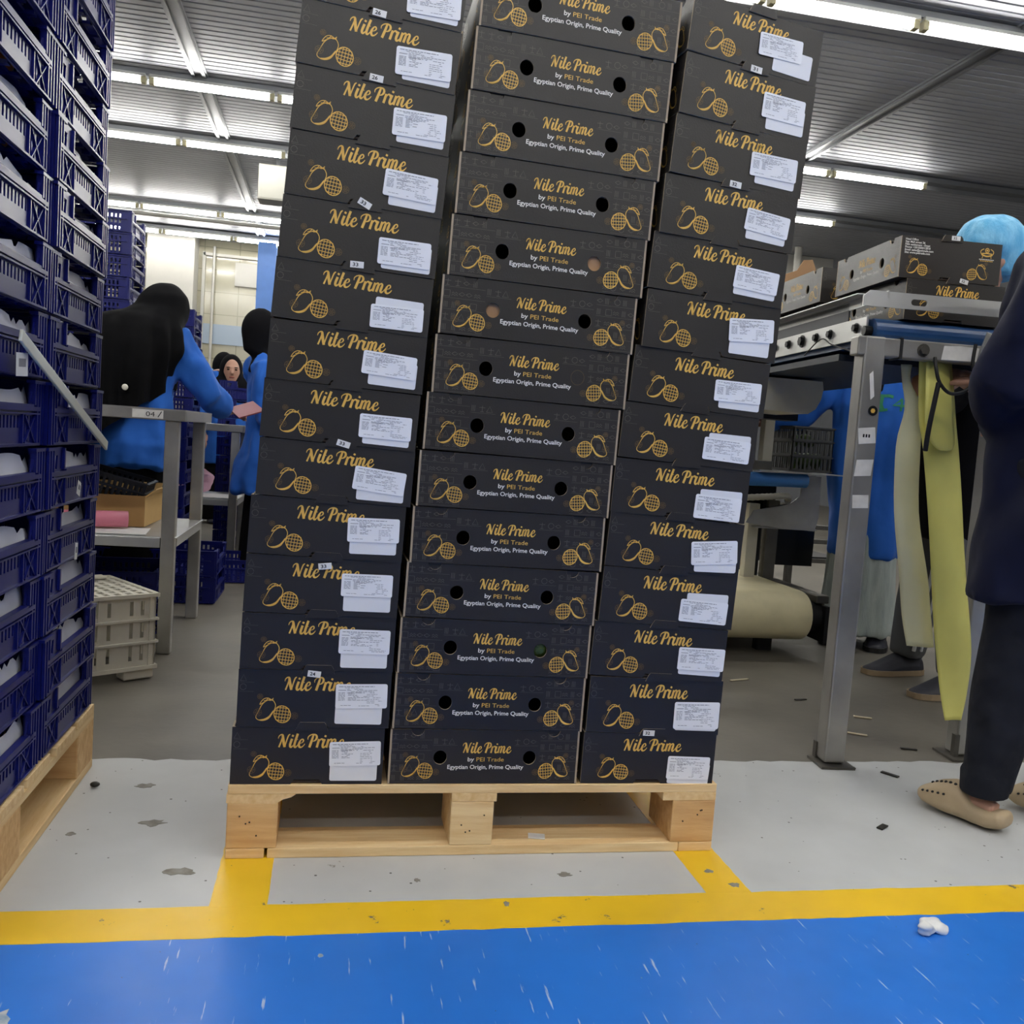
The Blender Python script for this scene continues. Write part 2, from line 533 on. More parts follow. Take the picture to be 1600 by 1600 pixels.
def slab(name, outline, z, m):
    b = MB(); b.plate(outline, [], (0, 0, z), X, Y, Z, z - 0.0001); return struct(b.build(name, m))

slab('floor_paint_surface', jag(-4.2, 5.5, -0.19, 0.002, 160) + jag(-4.2, 5.5, 0.555, 0.018, 260, True), 0.0006, M['paint_grey'])
slab('floor_paint_surface', jag(-4.2, 5.5, -4.5, 0.0, 4) + jag(-4.2, 5.5, -0.296, 0.003, 260, True), 0.0006, M['paint_blue'])
slab('floor_marking_line', jag(-4.2, 5.5, -0.296, 0.003, 260) + jag(-4.2, 5.5, -0.190, 0.003, 260, True), 0.0010, M['paint_yellow'])
def strip(xa, xb):
    ys = [-0.194 + 0.75 * i / 60 for i in range(61)]
    L = [(xa + 0.002 * noise.noise((y * 40, xa, 0)), y) for y in ys]
    Rr = [(xb + 0.002 * noise.noise((y * 40, xb, 3)), y) for y in ys]
    slab('floor_marking_line', Rr + L[::-1], 0.0011, M['paint_yellow'])
strip(-0.018, 0.083)
strip(0.928, 1.022)

# ribbed metal ceiling: ribs run along x
b = MB()
ys, zs = [], []
y = -7.0
while y < 16.2:
    for dy, dz in ((0, 0), (0.075, 0), (0.083, 0.008), (0.092, 0.008)):
        ys.append(y + dy); zs.append(CEIL + dz)
    y += 0.1
V = [(x, yy, zz) for yy, zz in zip(ys, zs) for x in (-7, 10)]
b.add(V, [(2 * i, 2 * i + 2, 2 * i + 3, 2 * i + 1) for i in range(len(ys) - 1)])
b.box((1.5, 4.6, CEIL + 0.1), (17, 23.4, 0.1))
struct(b.build('ceiling', M['ceil']))
wall('wall_back', (1.5, 16.1, 2.07), (17, 0.2, 4.14), M['wall_tile'])
wall('wall_left', (-7.1, 4.5, 2.07), (0.2, 23.4, 4.14), M['wall_tile'])
wall('wall_right', (10.1, 4.5, 2.07), (0.2, 23.4, 4.14), M['wall_grey'])
wall('wall_front', (1.5, -7.1, 2.07), (17, 0.2, 4.14), M['wall_grey'])
b = MB(); b.box((-1.7, 15.985, 2.44), (8.8, 0.03, 0.36)); struct(b.build('wall_band_strip', M['band_blue']))
b = MB(); b.box((-2.86, 15.75, 2.06), (0.8, 0.5, 4.12)); struct(b.build('column', M['paint_white'], bevel=0.01))
b = MB(); b.box((-1.17, 14.9, 1.98), (0.3, 0.3, 3.96)); struct(b.build('column', M['col_blue'], bevel=0.01))
b = MB(); b.box((6.2, 15.9, 2.07), (7.6, 0.18, 4.14)); struct(b.build('wall_back_panel', M['wall_grey']))
# window-like framed bay in the back wall
b = MB()
for c, s in (((-1.72, 15.97, 3.86), (1.3, 0.06, 0.05)), ((-2.36, 15.97, 2.0), (0.05, 0.06, 3.8))):
    b.box(c, s)
struct(b.build('wall_trim', M['paint_white']))
b = MB(); b.box((-1.5, 15.97, 3.55), (0.62, 0.04, 0.42)); b.box((-1.05, 15.97, 3.05), (0.5, 0.04, 0.22)); struct(b.build('wall_panel', M['paint_white']))
# ceiling channels running away from the camera
for x in (-1.3, 4.93):
    b = MB()
    b.box((x, 4.5, CEIL - 0.012), (0.16, 23, 0.02)); b.box((x - 0.05, 4.5, CEIL - 0.03), (0.03, 23, 0.02)); b.box((x + 0.05, 4.5, CEIL - 0.03), (0.03, 23, 0.02))
    struct(b.build('ceiling_trim', M['chan']))
# lamp tracks, one per row
ROWS = [(4.33, 4.0), (7.65, 4.0), (9.57, 4.0), (13.2, 4.0), (15.05, 4.0), (2.4, 4.0), (-0.9, 4.0), (-2.8, 4.0), (-5.6, 4.0)]  # trailing rows are out of view, added to light the front
for yy, zz in ROWS:
    b = MB(); b.box((1.5, yy + 0.05, zz + 0.085), (16.8, 0.13, 0.05)); b.box((1.5, yy + 0.125, zz + 0.06), (16.8, 0.012, 0.1))
    struct(b.build('ceiling_trim', M['chan']))

# ------------------------------------------------------------------ tube lamps (45 in the photographed part, unseen rows added to light the front)
PITCH_X = 1.173
def make_lamp():
    b = MB()
    b.box((0, 0, 0.045), (PITCH_X - 0.03, 0.085, 0.03))
    b.box((0, 0.02, 0.068), (0.3, 0.03, 0.03))
    root = b.build('tube_lamp', M['housing'], bevel=0.008)
    t = MB(); t.tube([(-0.525, 0, 0.0), (0.525, 0, 0.0)], 0.026, 10); t.build('lit_tube', M['lamp'], root)
    for s in (-1, 1):
        e = MB(); e.box((s * 0.548, 0, 0.006), (0.046, 0.062, 0.07)); e.tube([(s * 0.562, -0.04, 0.03), (s * 0.562, 0.04, 0.03)], 0.012, 6)
        e.build('end_cap', M['clip'], root, bevel=0.006)
    return root
lamp0 = make_lamp()
ORD = ['first', 'second', 'third', 'fourth', 'fifth', 'sixth', 'seventh', 'eighth', 'ninth', 'tenth', 'eleventh', 'twelfth', 'thirteenth', 'fourteenth']
first = True
for ri, (yy, zz) in enumerate(ROWS):
    for k in range(9):
        x = 6.45 - PITCH_X * (k + 0.5)
        if ri == 0:
            x = 6.41 - PITCH_X * (k + 0.5)
            if k > 6: continue
        o = lamp0 if first else copy_tree(lamp0)
        first = False
        o.location = (x, yy, zz)
        if ri == 0:
            lab = 'lit tube lamp in the row nearest the camera, %s fixture from its right end' % ORD[k]
        elif ri < 5:
            lab = 'lit tube lamp in the %s row back on the ceiling, %s fixture from the right' % (ORD[ri], ORD[k])
        else:
            lab = 'added tube lamp in unseen ceiling row %s lighting the front, number %s from right' % (ORD[ri - 5], ORD[k])
        tag(o, lab, 'lamp', 'tube lamps on the ceiling')

# ------------------------------------------------------------------ lettering and print on the cartons
def script_name(mb, x0, z0, w, h, O, U, V, mi):
    """flowing heavy script: Nile Prime"""
    G = {
        'N': (0.70, [([(-.02, .50), (-.01, .62), (.07, .72), (.17, .73), (.22, .66)], [.03, .05, .06, .08, .10]),
                     ([(.21, .70), (.17, .36), (.10, .0)], [.06, .075, .085]),
                     ([(.19, .70), (.28, .40), (.42, .01)], [.12, .145, .13]),
                     ([(.42, .01), (.46, .36), (.52, .68), (.60, .76)], [.06, .065, .07, .05])]),
        'i': (0.23, [([(.05, .50), (.0, .18), (.03, .04), (.10, .02), (.18, .12), (.23, .22)], [.13, .125, .12, .09, .05, .035]),
                     ([(.05, .62), (.08, .72)], [.11, .11])]),
        'l': (0.23, [([(.09, .80), (.02, .30), (.02, .08), (.09, .01), (.17, .09), (.23, .22)], [.125, .125, .12, .10, .05, .035]),
                     ([(.02, .44), (.16, .46)], [.03, .03])]),
        'e': (0.36, [([(.07, .23), (.18, .27), (.25, .37), (.21, .47), (.12, .46), (.05, .32), (.03, .15), (.10, .02), (.21, .02), (.31, .12), (.36, .22)],
                      [.03, .04, .07, .07, .06, .10, .125, .11, .07, .05, .035])]),
        ' ': (0.21, []),
        'P': (0.50, [([(-.08, .46), (-.09, .60), (.01, .72), (.18, .77), (.34, .72), (.40, .58), (.35, .44), (.24, .37), (.17, .38)],
                      [.03, .05, .06, .07, .10, .115, .09, .05, .03]),
                     ([(.19, .74), (.14, .36), (.08, .0)], [.10, .13, .13])]),
        'r': (0.31, [([(.05, .50), (.0, .0)], [.125, .125]),
                     ([(.04, .26), (.10, .42), (.17, .50), (.24, .48), (.27, .40)], [.04, .06, .08, .10, .08])]),
        'm': (0.66, [([(.05, .50), (.0, .0)], [.125, .125]),
                     ([(.03, .24), (.10, .42), (.18, .50), (.24, .45), (.24, .30), (.20, .0)], [.04, .06, .08, .10, .125, .125]),
                     ([(.23, .24), (.30, .42), (.38, .50), (.45, .44), (.44, .28), (.42, .10), (.48, .01), (.57, .09), (.63, .22)],
                      [.04, .06, .08, .10, .125, .12, .10, .05, .035])]),
    }
    tot = sum(G[c][0] for c in 'Nile Prime')
    kx, kz = w / tot, h / 0.80
    x = 0
    for c in 'Nile Prime':
        adv, st = G[c]
        for pts, ws in st:
            sm = smoothline([(p[0], p[1], q) for p, q in zip(pts, ws)], 5)
            mb.ribbon([(x0 + (x + a + bb * 0.13) * kx, z0 + bb * kz) for a, bb, _ in sm], [q * kx * 1.05 for _, _, q in sm], O, U, V, mi)
        x += adv

def mango_print(mb, cx, cz, w, h, O, U, V, g, d, flip=False):
    s = -1 if flip else 1
    def P(u, v):
        return (cx + s * (u - 0.5) * w, cz + (v - 0.4) * h / 0.8)
    lw = w * 0.018
    out = smoothline([(.40, .64), (.28, .63), (.16, .52), (.08, .34), (.02, .20), (.05, .12), (.18, .08), (.32, .13), (.44, .30), (.50, .48), (.46, .60)], 4, True)
    mb.ribbon([P(a, q) for a, q in out], lw, O, U, V, g, True)
    sh = smoothline([(.10, .10), (.24, .11), (.36, .19), (.45, .36)], 5)
    mb.ribbon([P(a, q) for a, q in sh], [lw * (0.6 + 2.6 * math.sin(math.pi * i / (len(sh) - 1))) for i in range(len(sh))], O, U, V, g)
    for pts in ([(.42, .63), (.30, .70), (.18, .66), (.10, .52), (.20, .58), (.34, .66), (.42, .63)], [(.30, .69), (.26, .64), (.20, .62)], [(.38, .64), (.44, .70)], [(.34, .63), (.44, .66)]):
        mb.ribbon([P(a, q) for a, q in smoothline(pts, 3)], lw, O, U, V, g)
    ec, ea, eb, rot = (.68, .26), .205, .235, 0.35
    def E(t, k=1.0):
        a, q = ea * k * math.cos(t), eb * k * math.sin(t)
        return (ec[0] + a * math.cos(rot) - q * math.sin(rot), ec[1] + a * math.sin(rot) + q * math.cos(rot))
    mb.ribbon([P(*E(2 * math.pi * i / 24)) for i in range(24)], lw * 1.2, O, U, V, g, True)
    for j in range(-2, 3):
        f = j / 3.0
        hl = math.sqrt(1 - f * f)
        for ax in (0, 1):
            pts = []
            for i in range(9):
                q = -hl + 2 * hl * i / 8
                bow = f + 0.12 * (1 - q * q) * (1 if f >= 0 else -1) * abs(f)
                a, e = (bow * ea, q * eb) if ax == 0 else (q * ea, bow * eb)
                r2 = rot - 0.45
                pts.append(P(ec[0] + a * math.cos(r2) - e * math.sin(r2), ec[1] + a * math.sin(r2) + e * math.cos(r2)))
            mb.ribbon(pts, lw * (0.9 if ax else 0.7), O, U, V, g)
    for c, r in (((.10, .74), .07), ((.99, .22), .09), ((.06, .3), .1)):
        for k in (1, .55):
            mb.ribbon([P(c[0] + r * k * math.cos(t * 0.5236), c[1] + r * k * math.sin(t * 0.5236)) for t in range(12)], lw * 0.7, O, U, V, d, True)
        for t in range(0, 6):
            a = t * math.pi / 3
            mb.ribbon([P(c[0], c[1]), P(c[0] + r * math.cos(a), c[1] + r * math.sin(a))], lw * 0.6, O, U, V, d)

def glyphs(mb, O, U, V, mi, x0, x1, seed, zrows=(0.008, 0.030, 0.052, 0.074, 0.096)):
    rn = random.Random(seed)
    lw = 0.0009
    for z in zrows:
        x = x0
        mb.quad(x0, z - 0.004, x1, z - 0.0035, O, U, V, mi)
        while x < x1 - 0.012:
            k = rn.randrange(7); s = 0.006
            c = (x + 0.006, z + 0.005)
            L = []
            if k == 0: L = [[(c[0] - s, c[1] - s), (c[0] + s, c[1] - s), (c[0] + s, c[1] + s), (c[0] - s, c[1] + s), (c[0] - s, c[1] - s)]]
            elif k == 1: L = [[(c[0] + i * 0.003 - 0.004, c[1] - s), (c[0] + i * 0.003 - 0.004, c[1] + s)] for i in range(3)]
            elif k == 2: L = [[(c[0] + s * math.cos(t * .6), c[1] + s * math.sin(t * .6)) for t in range(11)]]
            elif k == 3: L = [[(c[0], c[1] - s), (c[0], c[1] + s)], [(c[0] - s, c[1] + s * .4), (c[0] + s, c[1] + s * .4)], [(c[0] - s * .6, c[1] - s), (c[0] + s * .6, c[1] - s)]]
            elif k == 4: L = [[(c[0] - s, c[1] + (i % 2) * 0.003 + j * 0.004 - .004) if i == 0 else (c[0] - s + i * 0.003, c[1] + (i % 2) * 0.003 + j * 0.004 - .004) for i in range(5)] for j in range(2)]
            elif k == 5: L = [[(c[0] - s, c[1] - s), (c[0], c[1] + s), (c[0] + s, c[1] - s), (c[0] - s, c[1] - s)]]
            else: L = [[(c[0] - s, c[1]), (c[0], c[1] + s * .6), (c[0] + s, c[1]), (c[0], c[1] - s * .6), (c[0] - s, c[1])]]
            for pts in L:
                mb.ribbon(pts, lw, O, U, V, mi)
            x += rn.uniform(0.014, 0.022)

CW, CD, CH = 0.298, 0.398, 0.114          # end width, side length, height
CMATS = ['carton', 'carton_in_shade', 'rim_white', 'gold', 'gold_dim', 'white_ink', 'glyph', 'kraft']
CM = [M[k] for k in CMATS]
def arc(cx, cy, r, a0, a1, n):
    return [(cx + r * math.cos(a0 + (a1 - a0) * i / n), cy + r * math.sin(a0 + (a1 - a0) * i / n)) for i in range(n + 1)]

def carton_mesh(punched=(True, True)):
    b = MB()
    t = 0.004
    # long sides with hand holes and thumb notches
    def side(sx, holes):
        U = Vector((0, -sx, 0)) if sx < 0 else Vector((0, 1, 0))
        U = Vector((0, -1, 0)) if sx < 0 else Vector((0, 1, 0))
        O = Vector((sx * CW / 2, 0, 0)); N = Vector((sx, 0, 0))
        hw = CD / 2 - t
        outer = [(-hw, 0.001), (hw, 0.001), (hw, CH), (0.157, CH)] + arc(0.143, CH, 0.0135, 0, -math.pi, 10)[1:-1] + [(0.129, CH), (-0.129, CH)] + arc(-0.143, CH, 0.0135, 0, -math.pi, 10)[1:-1] + [(-0.157, CH), (-hw, CH)]
        hl = [[(u + 0.0138 * math.cos(2 * math.pi * k / 22), 0.0556 + 0.0148 * math.sin(2 * math.pi * k / 22)) for k in range(22)] for u, on in zip((-0.0945, 0.0935), holes) if on]
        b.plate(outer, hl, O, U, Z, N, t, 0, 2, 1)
        O2 = O + N * 0.0004
        for u, on in zip((-0.0945, 0.0935), holes):
            if not on:
                b.ribbon([(u + 0.0138 * math.cos(2 * math.pi * k / 22), 0.0556 + 0.0148 * math.sin(2 * math.pi * k / 22)) for k in range(22)], 0.0007, O2, U, Z, 4, True)
        script_name(b, -0.0495, 0.0658, 0.1025, 0.0225, O2, U, Z, 3)
        b.text('by', 0.0125, -0.0375, 0.0478, O2, U, Z, 5, width=0.0135, bold=0.015)
        b.text('PEI Trade', 0.0125, -0.0195, 0.0478, O2, U, Z, 3, width=0.0575)
        b.text('Egyptian Origin, Prime Quality', 0.0122, -0.079, 0.0318, O2, U, Z, 5, width=0.160, bold=0.015)
        mango_print(b, -0.137, 0.0375, 0.072, 0.056, O2, U, Z, 3, 4)
        mango_print(b, 0.143, 0.0375, 0.072, 0.056, O2, U, Z, 3, 4, True)
        glyphs(b, O + N * 0.0002, U, Z, 6, -0.194, -0.112, 3)
        glyphs(b, O + N * 0.0002, U, Z, 6, 0.115, 0.194, 5)
        glyphs(b, O + N * 0.0002, U, Z, 6, -0.11, -0.06, 8, (0.085,))
        glyphs(b, O + N * 0.0002, U, Z, 6, 0.06, 0.11, 9, (0.085,))
    side(-1, punched); side(1, (True, True))
    # ends
    for s in (-1, 1):
        U = Vector((-s, 0, 0)); N = Vector((0, s, 0)); O = Vector((0, s * CD / 2, 0)); hw = CW / 2
        outer = [(-hw, 0.0), (-0.032, 0.0), (-0.026, 0.009), (0.024, 0.009), (0.03, 0.0), (hw, 0.0), (hw, CH), (-hw, CH)]
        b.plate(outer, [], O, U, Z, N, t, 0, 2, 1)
        O2 = O + N * 0.0004
        if s < 0:
            script_name(b, -0.0615, 0.0742, 0.131, 0.0275, O2, U, Z, 3)
            mango_print(b, -0.0755, 0.036, 0.076, 0.058, O2, U, Z, 3, 4)
            glyphs(b, O + N * 0.0002, U, Z, 6, -0.145, -0.118, 13, (0.074, 0.092))
        else:
            for i, l in enumerate(['Head Office', 'Star Mall street 26', 'Fifth settlement - Egypt', 'Phone: +201000012818', 'Email: sales@peitrade.com', 'Site: www.peitrade.com']):
                b.text(l, 0.0078, -0.139, 0.103 - i * 0.0073, O2, U, Z, 5, bold=0.02)
            mango_print(b, -0.094, 0.034, 0.068, 0.054, O2, U, Z, 3, 4)
            mango_print(b, 0.078, 0.034, 0.068, 0.054, O2, U, Z, 3, 4, True)
            lc = (0.105, 0.082)
            b.ribbon([(lc[0] + p[0], lc[1] + p[1]) for p in smoothline([(-.010, .016), (-.019, .010), (-.016, .001), (0, -.004), (.016, .001), (.019, .010), (.010, .016)], 4)], 0.0022, O2, U, Z, 3)
            b.ribbon([(lc[0] + p[0], lc[1] + p[1]) for p in smoothline([(-.015, .003), (0, .004), (.015, .003)], 4)], 0.003, O2, U, Z, 3)
            b.ribbon([(lc[0] + p[0], lc[1] + p[1]) for p in smoothline([(-.016, 0), (0, -.004), (.016, 0)], 4)], 0.004, O2, U, Z, 3)
            b.ribbon([(lc[0] + .0055 * math.cos(k * .4488), lc[1] + .012 + .006 * math.sin(k * .4488)) for k in range(14)], 0.0022, O2, U, Z, 3, True)
            b.disc((lc[0], lc[1] + 0.012), 0.0028, O2, U, Z, 3)
            for q in (-1, 1):
                b.ribbon([(lc[0] + q * .012, lc[1] - .003), (lc[0] + q * .0135, lc[1] - .010)], 0.0016, O2, U, Z, 3)
            for zz, ww in ((-.0145, .022), (-.0185, .019)):
                x = -ww
                while x < ww:
                    l = random.uniform(.003, .006); b.quad(lc[0] + x, lc[1] + zz, lc[0] + min(ww, x + l), lc[1] + zz + .0022, O2, U, Z, 5 if zz > -.016 else 3); x += l + .0012
    # bottom, top flaps
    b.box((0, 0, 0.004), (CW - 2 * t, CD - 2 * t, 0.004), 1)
    for s in (-1, 1):
        b.box((s * (CW / 4 - 0.002), 0, CH - 0.004), (CW / 2 - 2 * t, CD - 2 * t, 0.003), 0)
    return b.mesh('fruit_carton', CM)
CARTON = carton_mesh()
CARTON_SEALED = carton_mesh((True, False))

def tab_mesh():
    b = MB()
    o = [(-0.031, -0.006), (0.033, -0.006), (0.031, 0.004), (0.026, 0.0115), (-0.022, 0.0115), (-0.027, 0.004)]
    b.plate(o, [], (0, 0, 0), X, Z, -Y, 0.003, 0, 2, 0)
    return b.mesh('locking_tab', CM)
TAB = tab_mesh()

def label_mesh(seed, w=0.101, h=0.049, blank=False):
    rn = random.Random(seed)
    b = MB()
    r = 0.004
    out = arc(w - r, -r, r, math.pi / 2, 0, 3) + arc(w - r, -h + r, r, 0, -math.pi / 2, 3) + arc(r, -h + r, r, -math.pi / 2, -math.pi, 3) + arc(r, -r, r, math.pi, math.pi / 2, 3)
    nx = 10
    # gently curling sheet: a grid strip clipped to a rounded outline
    curl = rn.uniform(0.0, 0.0035)
    b.plate(out[::-1], [], (0, 0, 0), X, Z, -Y, 0.0004, 0)
    if not blank:
        O = Vector((0, -0.0003, 0))
        def words(x0, x1, z, hh, dens=1.0):
            x = x0
            while x < x1:
                l = rn.uniform(0.003, 0.009)
                if rn.random() < dens:
                    b.quad(x, z, min(x1, x + l), z + hh, O, X, Z, 1)
                x += l + 0.0014
        words(0.006, w * 0.75, -0.0055, 0.0012)
        words(0.018, w * 0.45, -0.0078, 0.0008)
        for i in range(4):
            words(0.022, w * rn.uniform(0.6, 0.9), -0.0105 - i * 0.0025, 0.0009, 0.85)
        b.quad(0.005, -0.0125, 0.020, -0.0115, O, X, Z, 1)
        for i in range(7):
            words(0.005, 0.018, -0.0175 - i * 0.0025, 0.0009)
            words(0.024, w * rn.uniform(0.35, 0.62), -0.0175 - i * 0.0025, 0.0009, 0.8)
            words(w * 0.6, w * rn.uniform(0.78, 0.93), -0.021 - i * 0.0034, 0.0008, 0.75)
        words(0.01, 0.03, -h + 0.006, 0.0008); words(0.045, w * .9, -h + 0.005, 0.0008, 0.6)
    return b.mesh('shipping_label', [M['label_blank' if blank else 'label'], M['ink']])
LABELS = [label_mesh(s) for s in (1, 2, 3, 4)]
BLANK = label_mesh(9, blank=True)
BLANK.name = 'blank_label'

def sticker(text, parent, x, y, z, ang, rz=0.0):
    b = MB()
    b.plate([(-0.0128, -0.0062), (0.0128, -0.0062), (0.0128, 0.0062), (-0.0128, 0.0062)], [], (0, 0, 0), X, Z, -Y, 0.0005)
    b.text(text, 0.0095, -0.0085, -0.0033, (0, -0.0004, 0), X, Z, 1, width=0.0105, bold=0.02)
    o = b.build('number_sticker', [M['paper'], M['ink_black']], parent)
    o.location = (x, y, z); o.rotation_euler = (0, ang, rz)
    return o

def put(name, me, parent, loc, ang=0.0, rz=0.0):
    o = bpy.data.objects.new(name, me); C.objects.link(o)
    o.parent = parent; o.location = loc; o.rotation_euler = (0, ang, rz)
    return o
CARTONS_LEFT = [
    ((0.1388, -0.0021, 0.1517, -0.0035, 0.2966, 0.117), (0.0405, 0.0858, 0.0321, 0.1019, 0.0492, 'b', 0.0437, 0.0075, 0.0018, 0.094)),
    ((0.146, -0.0043, 0.2687, -0.0022, 0.2966, 0.1168), (0.0395, 0.0882, 0.0209, 0.1024, 0.049, 'b', 0.0409, 0.0085, -0.0087, 0.093)),
    ((0.1473, -0.0064, 0.3855, -0.0075, 0.2984, 0.1119), (0.0389, 0.0875, -0.0008, 0.1005, 0.0505, 'b', 0.0438, 0.0074, 0.0084, 0.0919)),
    ((0.1484, -0.0085, 0.4974, -0.019, 0.2962, 0.1142), (0.035, 0.086, 0.0162, 0.1005, 0.0455, 'b', 0.0413, 0.0107, 0.0112, 0.0927)),
    ((0.1511, -0.0107, 0.6116, -0.0273, 0.2981, 0.1133), (0.0373, 0.0844, 0.0368, 0.1013, 0.0487, 'b', 0.0434, 0.0119, 0.0313, 0.0916)),
    ((0.1616, -0.0128, 0.7248, -0.0332, 0.2938, 0.1107), (0.0356, 0.0757, -0.0783, 0.1011, 0.0476, 'b', 0.0417, 0.0071, -0.0062, 0.0922)),
    ((0.1641, -0.015, 0.8355, -0.0402, 0.2969, 0.1121), (0.0358, 0.0659, 0.01, 0.1015, 0.0472, 'b', 0.0446, 0.0069, -0.0025, 0.0906)),
    ((0.1708, -0.0171, 0.9476, -0.0318, 0.2954, 0.1136), (0.0297, 0.0746, -0.0479, 0.1041, 0.045, 'b', 0.0429, 0.0095, -0.0229, 0.0923)),
    ((0.1742, -0.0192, 1.0612, -0.0509, 0.2966, 0.1128), (0.0345, 0.0504, 0.0268, 0.1019, 0.0451, 't', 0.0426, 0.0656, 0.0024, 0.0923)),
    ((0.1811, -0.0214, 1.174, -0.0451, 0.297, 0.1154), (0.0352, 0.0624, 0.0151, 0.1003, 0.0495, 'b', 0.0435, 0.0054, 0.0053, 0.0939)),
    ((0.1877, -0.0235, 1.2893, -0.0515, 0.2961, 0.1183), (0.0327, 0.074, -0.0355, 0.1012, 0.0481, 'b', 0.0442, 0.0099, -0.0197, 0.0906)),
    ((0.192, -0.0256, 1.4077, -0.0599, 0.295, 0.1164), (0.0363, 0.0702, 0.03, 0.1013, 0.0495, 'b', 0.0466, 0.0095, 0.01, 0.0901)),
    ((0.1961, -0.0278, 1.5241, -0.0693, 0.2976, 0.1156), (0.0303, 0.0657, 0.0539, 0.1055, 0.0509, 'b', 0.0463, 0.0082, 0.0128, 0.0904)),
    ((0.202, -0.0299, 1.6397, -0.0693, 0.2976, 0.1168), (0.0394, 0.0614, 0.055, 0.1016, 0.0481, 'b', 0.0489, 0.0073, 0.013, 0.0901)),
]
CARTONS_MIDDLE = [
    ((0.4987, -0.0021, 0.1517, -0.0008, 0.4109, 0.1151), None),
    ((0.5011, -0.0043, 0.2667, -0.009, 0.4074, 0.1154), None),
    ((0.5038, -0.0064, 0.3821, -0.011, 0.4017, 0.1142), None),
    ((0.5088, -0.0085, 0.4963, -0.0168, 0.3951, 0.1124), None),
    ((0.5148, -0.0107, 0.6087, -0.006, 0.3984, 0.1136), None),
    ((0.5205, -0.0128, 0.7222, -0.0109, 0.396, 0.1114), None),
    ((0.5264, -0.015, 0.8337, -0.0192, 0.3982, 0.1139), None),
    ((0.5363, -0.0171, 0.9476, -0.0135, 0.3974, 0.114), None),
    ((0.5418, -0.0192, 1.0615, -0.0225, 0.3996, 0.1138), None),
    ((0.5522, -0.0214, 1.1753, -0.0196, 0.4016, 0.1165), None),
    ((0.5588, -0.0235, 1.2918, -0.0248, 0.4012, 0.1169), None),
    ((0.5674, -0.0256, 1.4087, -0.0265, 0.3998, 0.1159), None),
    ((0.5738, -0.0278, 1.5246, -0.0316, 0.3988, 0.1172), None),
    ((0.5815, -0.0299, 1.6418, -0.0316, 0.3988, 0.1167), None),
]
CARTONS_RIGHT = [
    ((0.8561, -0.0021, 0.1517, -0.0093, 0.3013, 0.1112), (0.0419, 0.064, -0.0239, 0.0967, 0.0521, 'b', 0.0465, 0.0015, -0.062, 0.0938)),
    ((0.8586, -0.0043, 0.2628, -0.0175, 0.2968, 0.1205), (0.0425, 0.0675, 0.0186, 0.1034, 0.0564, 'b', 0.048, 0.0085, -0.0036, 0.0943)),
    ((0.8557, -0.0064, 0.3833, -0.0417, 0.3027, 0.1154), (0.0421, 0.0715, 0.0085, 0.1055, 0.0487, 'b', 0.0468, 0.0132, -0.011, 0.0956)),
    ((0.8661, -0.0085, 0.4987, -0.0378, 0.2982, 0.117), (0.0267, 0.0593, -0.029, 0.1077, 0.0472, 't', 0.0395, 0.072, 0.016, 0.0933)),
    ((0.8694, -0.0107, 0.6158, -0.0467, 0.2976, 0.1136), (0.0335, 0.0668, 0.1137, 0.1039, 0.0505, 'b', 0.0451, 0.0035, 0.0451, 0.0944)),
    ((0.8724, -0.0128, 0.7294, -0.0347, 0.2977, 0.1133), (0.0324, 0.0547, -0.0252, 0.104, 0.0513, 't', 0.0418, 0.0657, 0.0071, 0.0941)),
    ((0.8789, -0.015, 0.8427, -0.0468, 0.2988, 0.1142), (0.0323, 0.0619, -0.0129, 0.1044, 0.0468, 't', 0.0419, 0.0711, 0.0167, 0.0937)),
    ((0.8911, -0.0171, 0.9569, -0.0564, 0.296, 0.1148), (0.0316, 0.0674, 0.0344, 0.1036, 0.0438, 'b', 0.0444, 0.0103, 0.014, 0.0911)),
    ((0.9004, -0.0192, 1.0717, -0.0361, 0.2921, 0.1164), (0.0345, 0.0793, 0.0774, 0.1013, 0.0472, 'b', 0.0408, 0.0088, -0.0019, 0.0908)),
    ((0.9035, -0.0214, 1.1881, -0.0522, 0.2932, 0.1126), (0.0359, 0.0748, -0.0489, 0.0994, 0.0465, 'b', 0.0376, 0.0148, -0.0321, 0.0939)),
    ((0.9116, -0.0235, 1.3006, -0.035, 0.2887, 0.1168), (0.0369, 0.0765, -0.0871, 0.1001, 0.0436, 'b', 0.0413, 0.0156, -0.0544, 0.0902)),
    ((0.9154, -0.0256, 1.4174, -0.0516, 0.2842, 0.1145), (0.0244, 0.0728, 0.0162, 0.1073, 0.047, 'b', 0.039, 0.0123, -0.0117, 0.0916)),
    ((0.9188, -0.0278, 1.5319, -0.0585, 0.2807, 0.1175), (0.0314, 0.078, -0.0036, 0.0981, 0.0481, 'b', 0.0437, 0.0084, 0.0081, 0.0883)),
    ((0.9214, -0.0299, 1.6494, -0.0754, 0.279, 0.1122), (0.0042, 0.0763, 0.0487, 0.1004, 0.0453, 'b', 0.0427, 0.0084, -0.0084, 0.0898)),
]
STICK = {('L', 12): ('26', -0.0085, 0.1152, 0.06), ('L', 11): ('26', -0.0022, 0.1146, 0.05), ('L', 9): ('33', 0.0018, 0.119, 0.42), ('L', 8): ('33', 0.0, 0.120, -0.05),
         ('L', 5): ('33', 0.0084, 0.1165, 0.22), ('L', 3): ('33', 0.0013, 0.0985, -0.14), ('L', 1): ('24', -0.0041, 0.108, 0.1),
         ('R', 12): ('31', 0.0048, 0.1135, 0.05), ('R', 10): ('32', 0.0022, 0.1150, 0.06), ('R', 0): ('32', -0.0081, 0.1160, 0.03)}
UP = ['bottom', 'second', 'third', 'fourth', 'fifth', 'sixth', 'seventh', 'eighth', 'ninth', 'tenth', 'eleventh', 'twelfth', 'thirteenth', 'topmost']
carton_roots = []
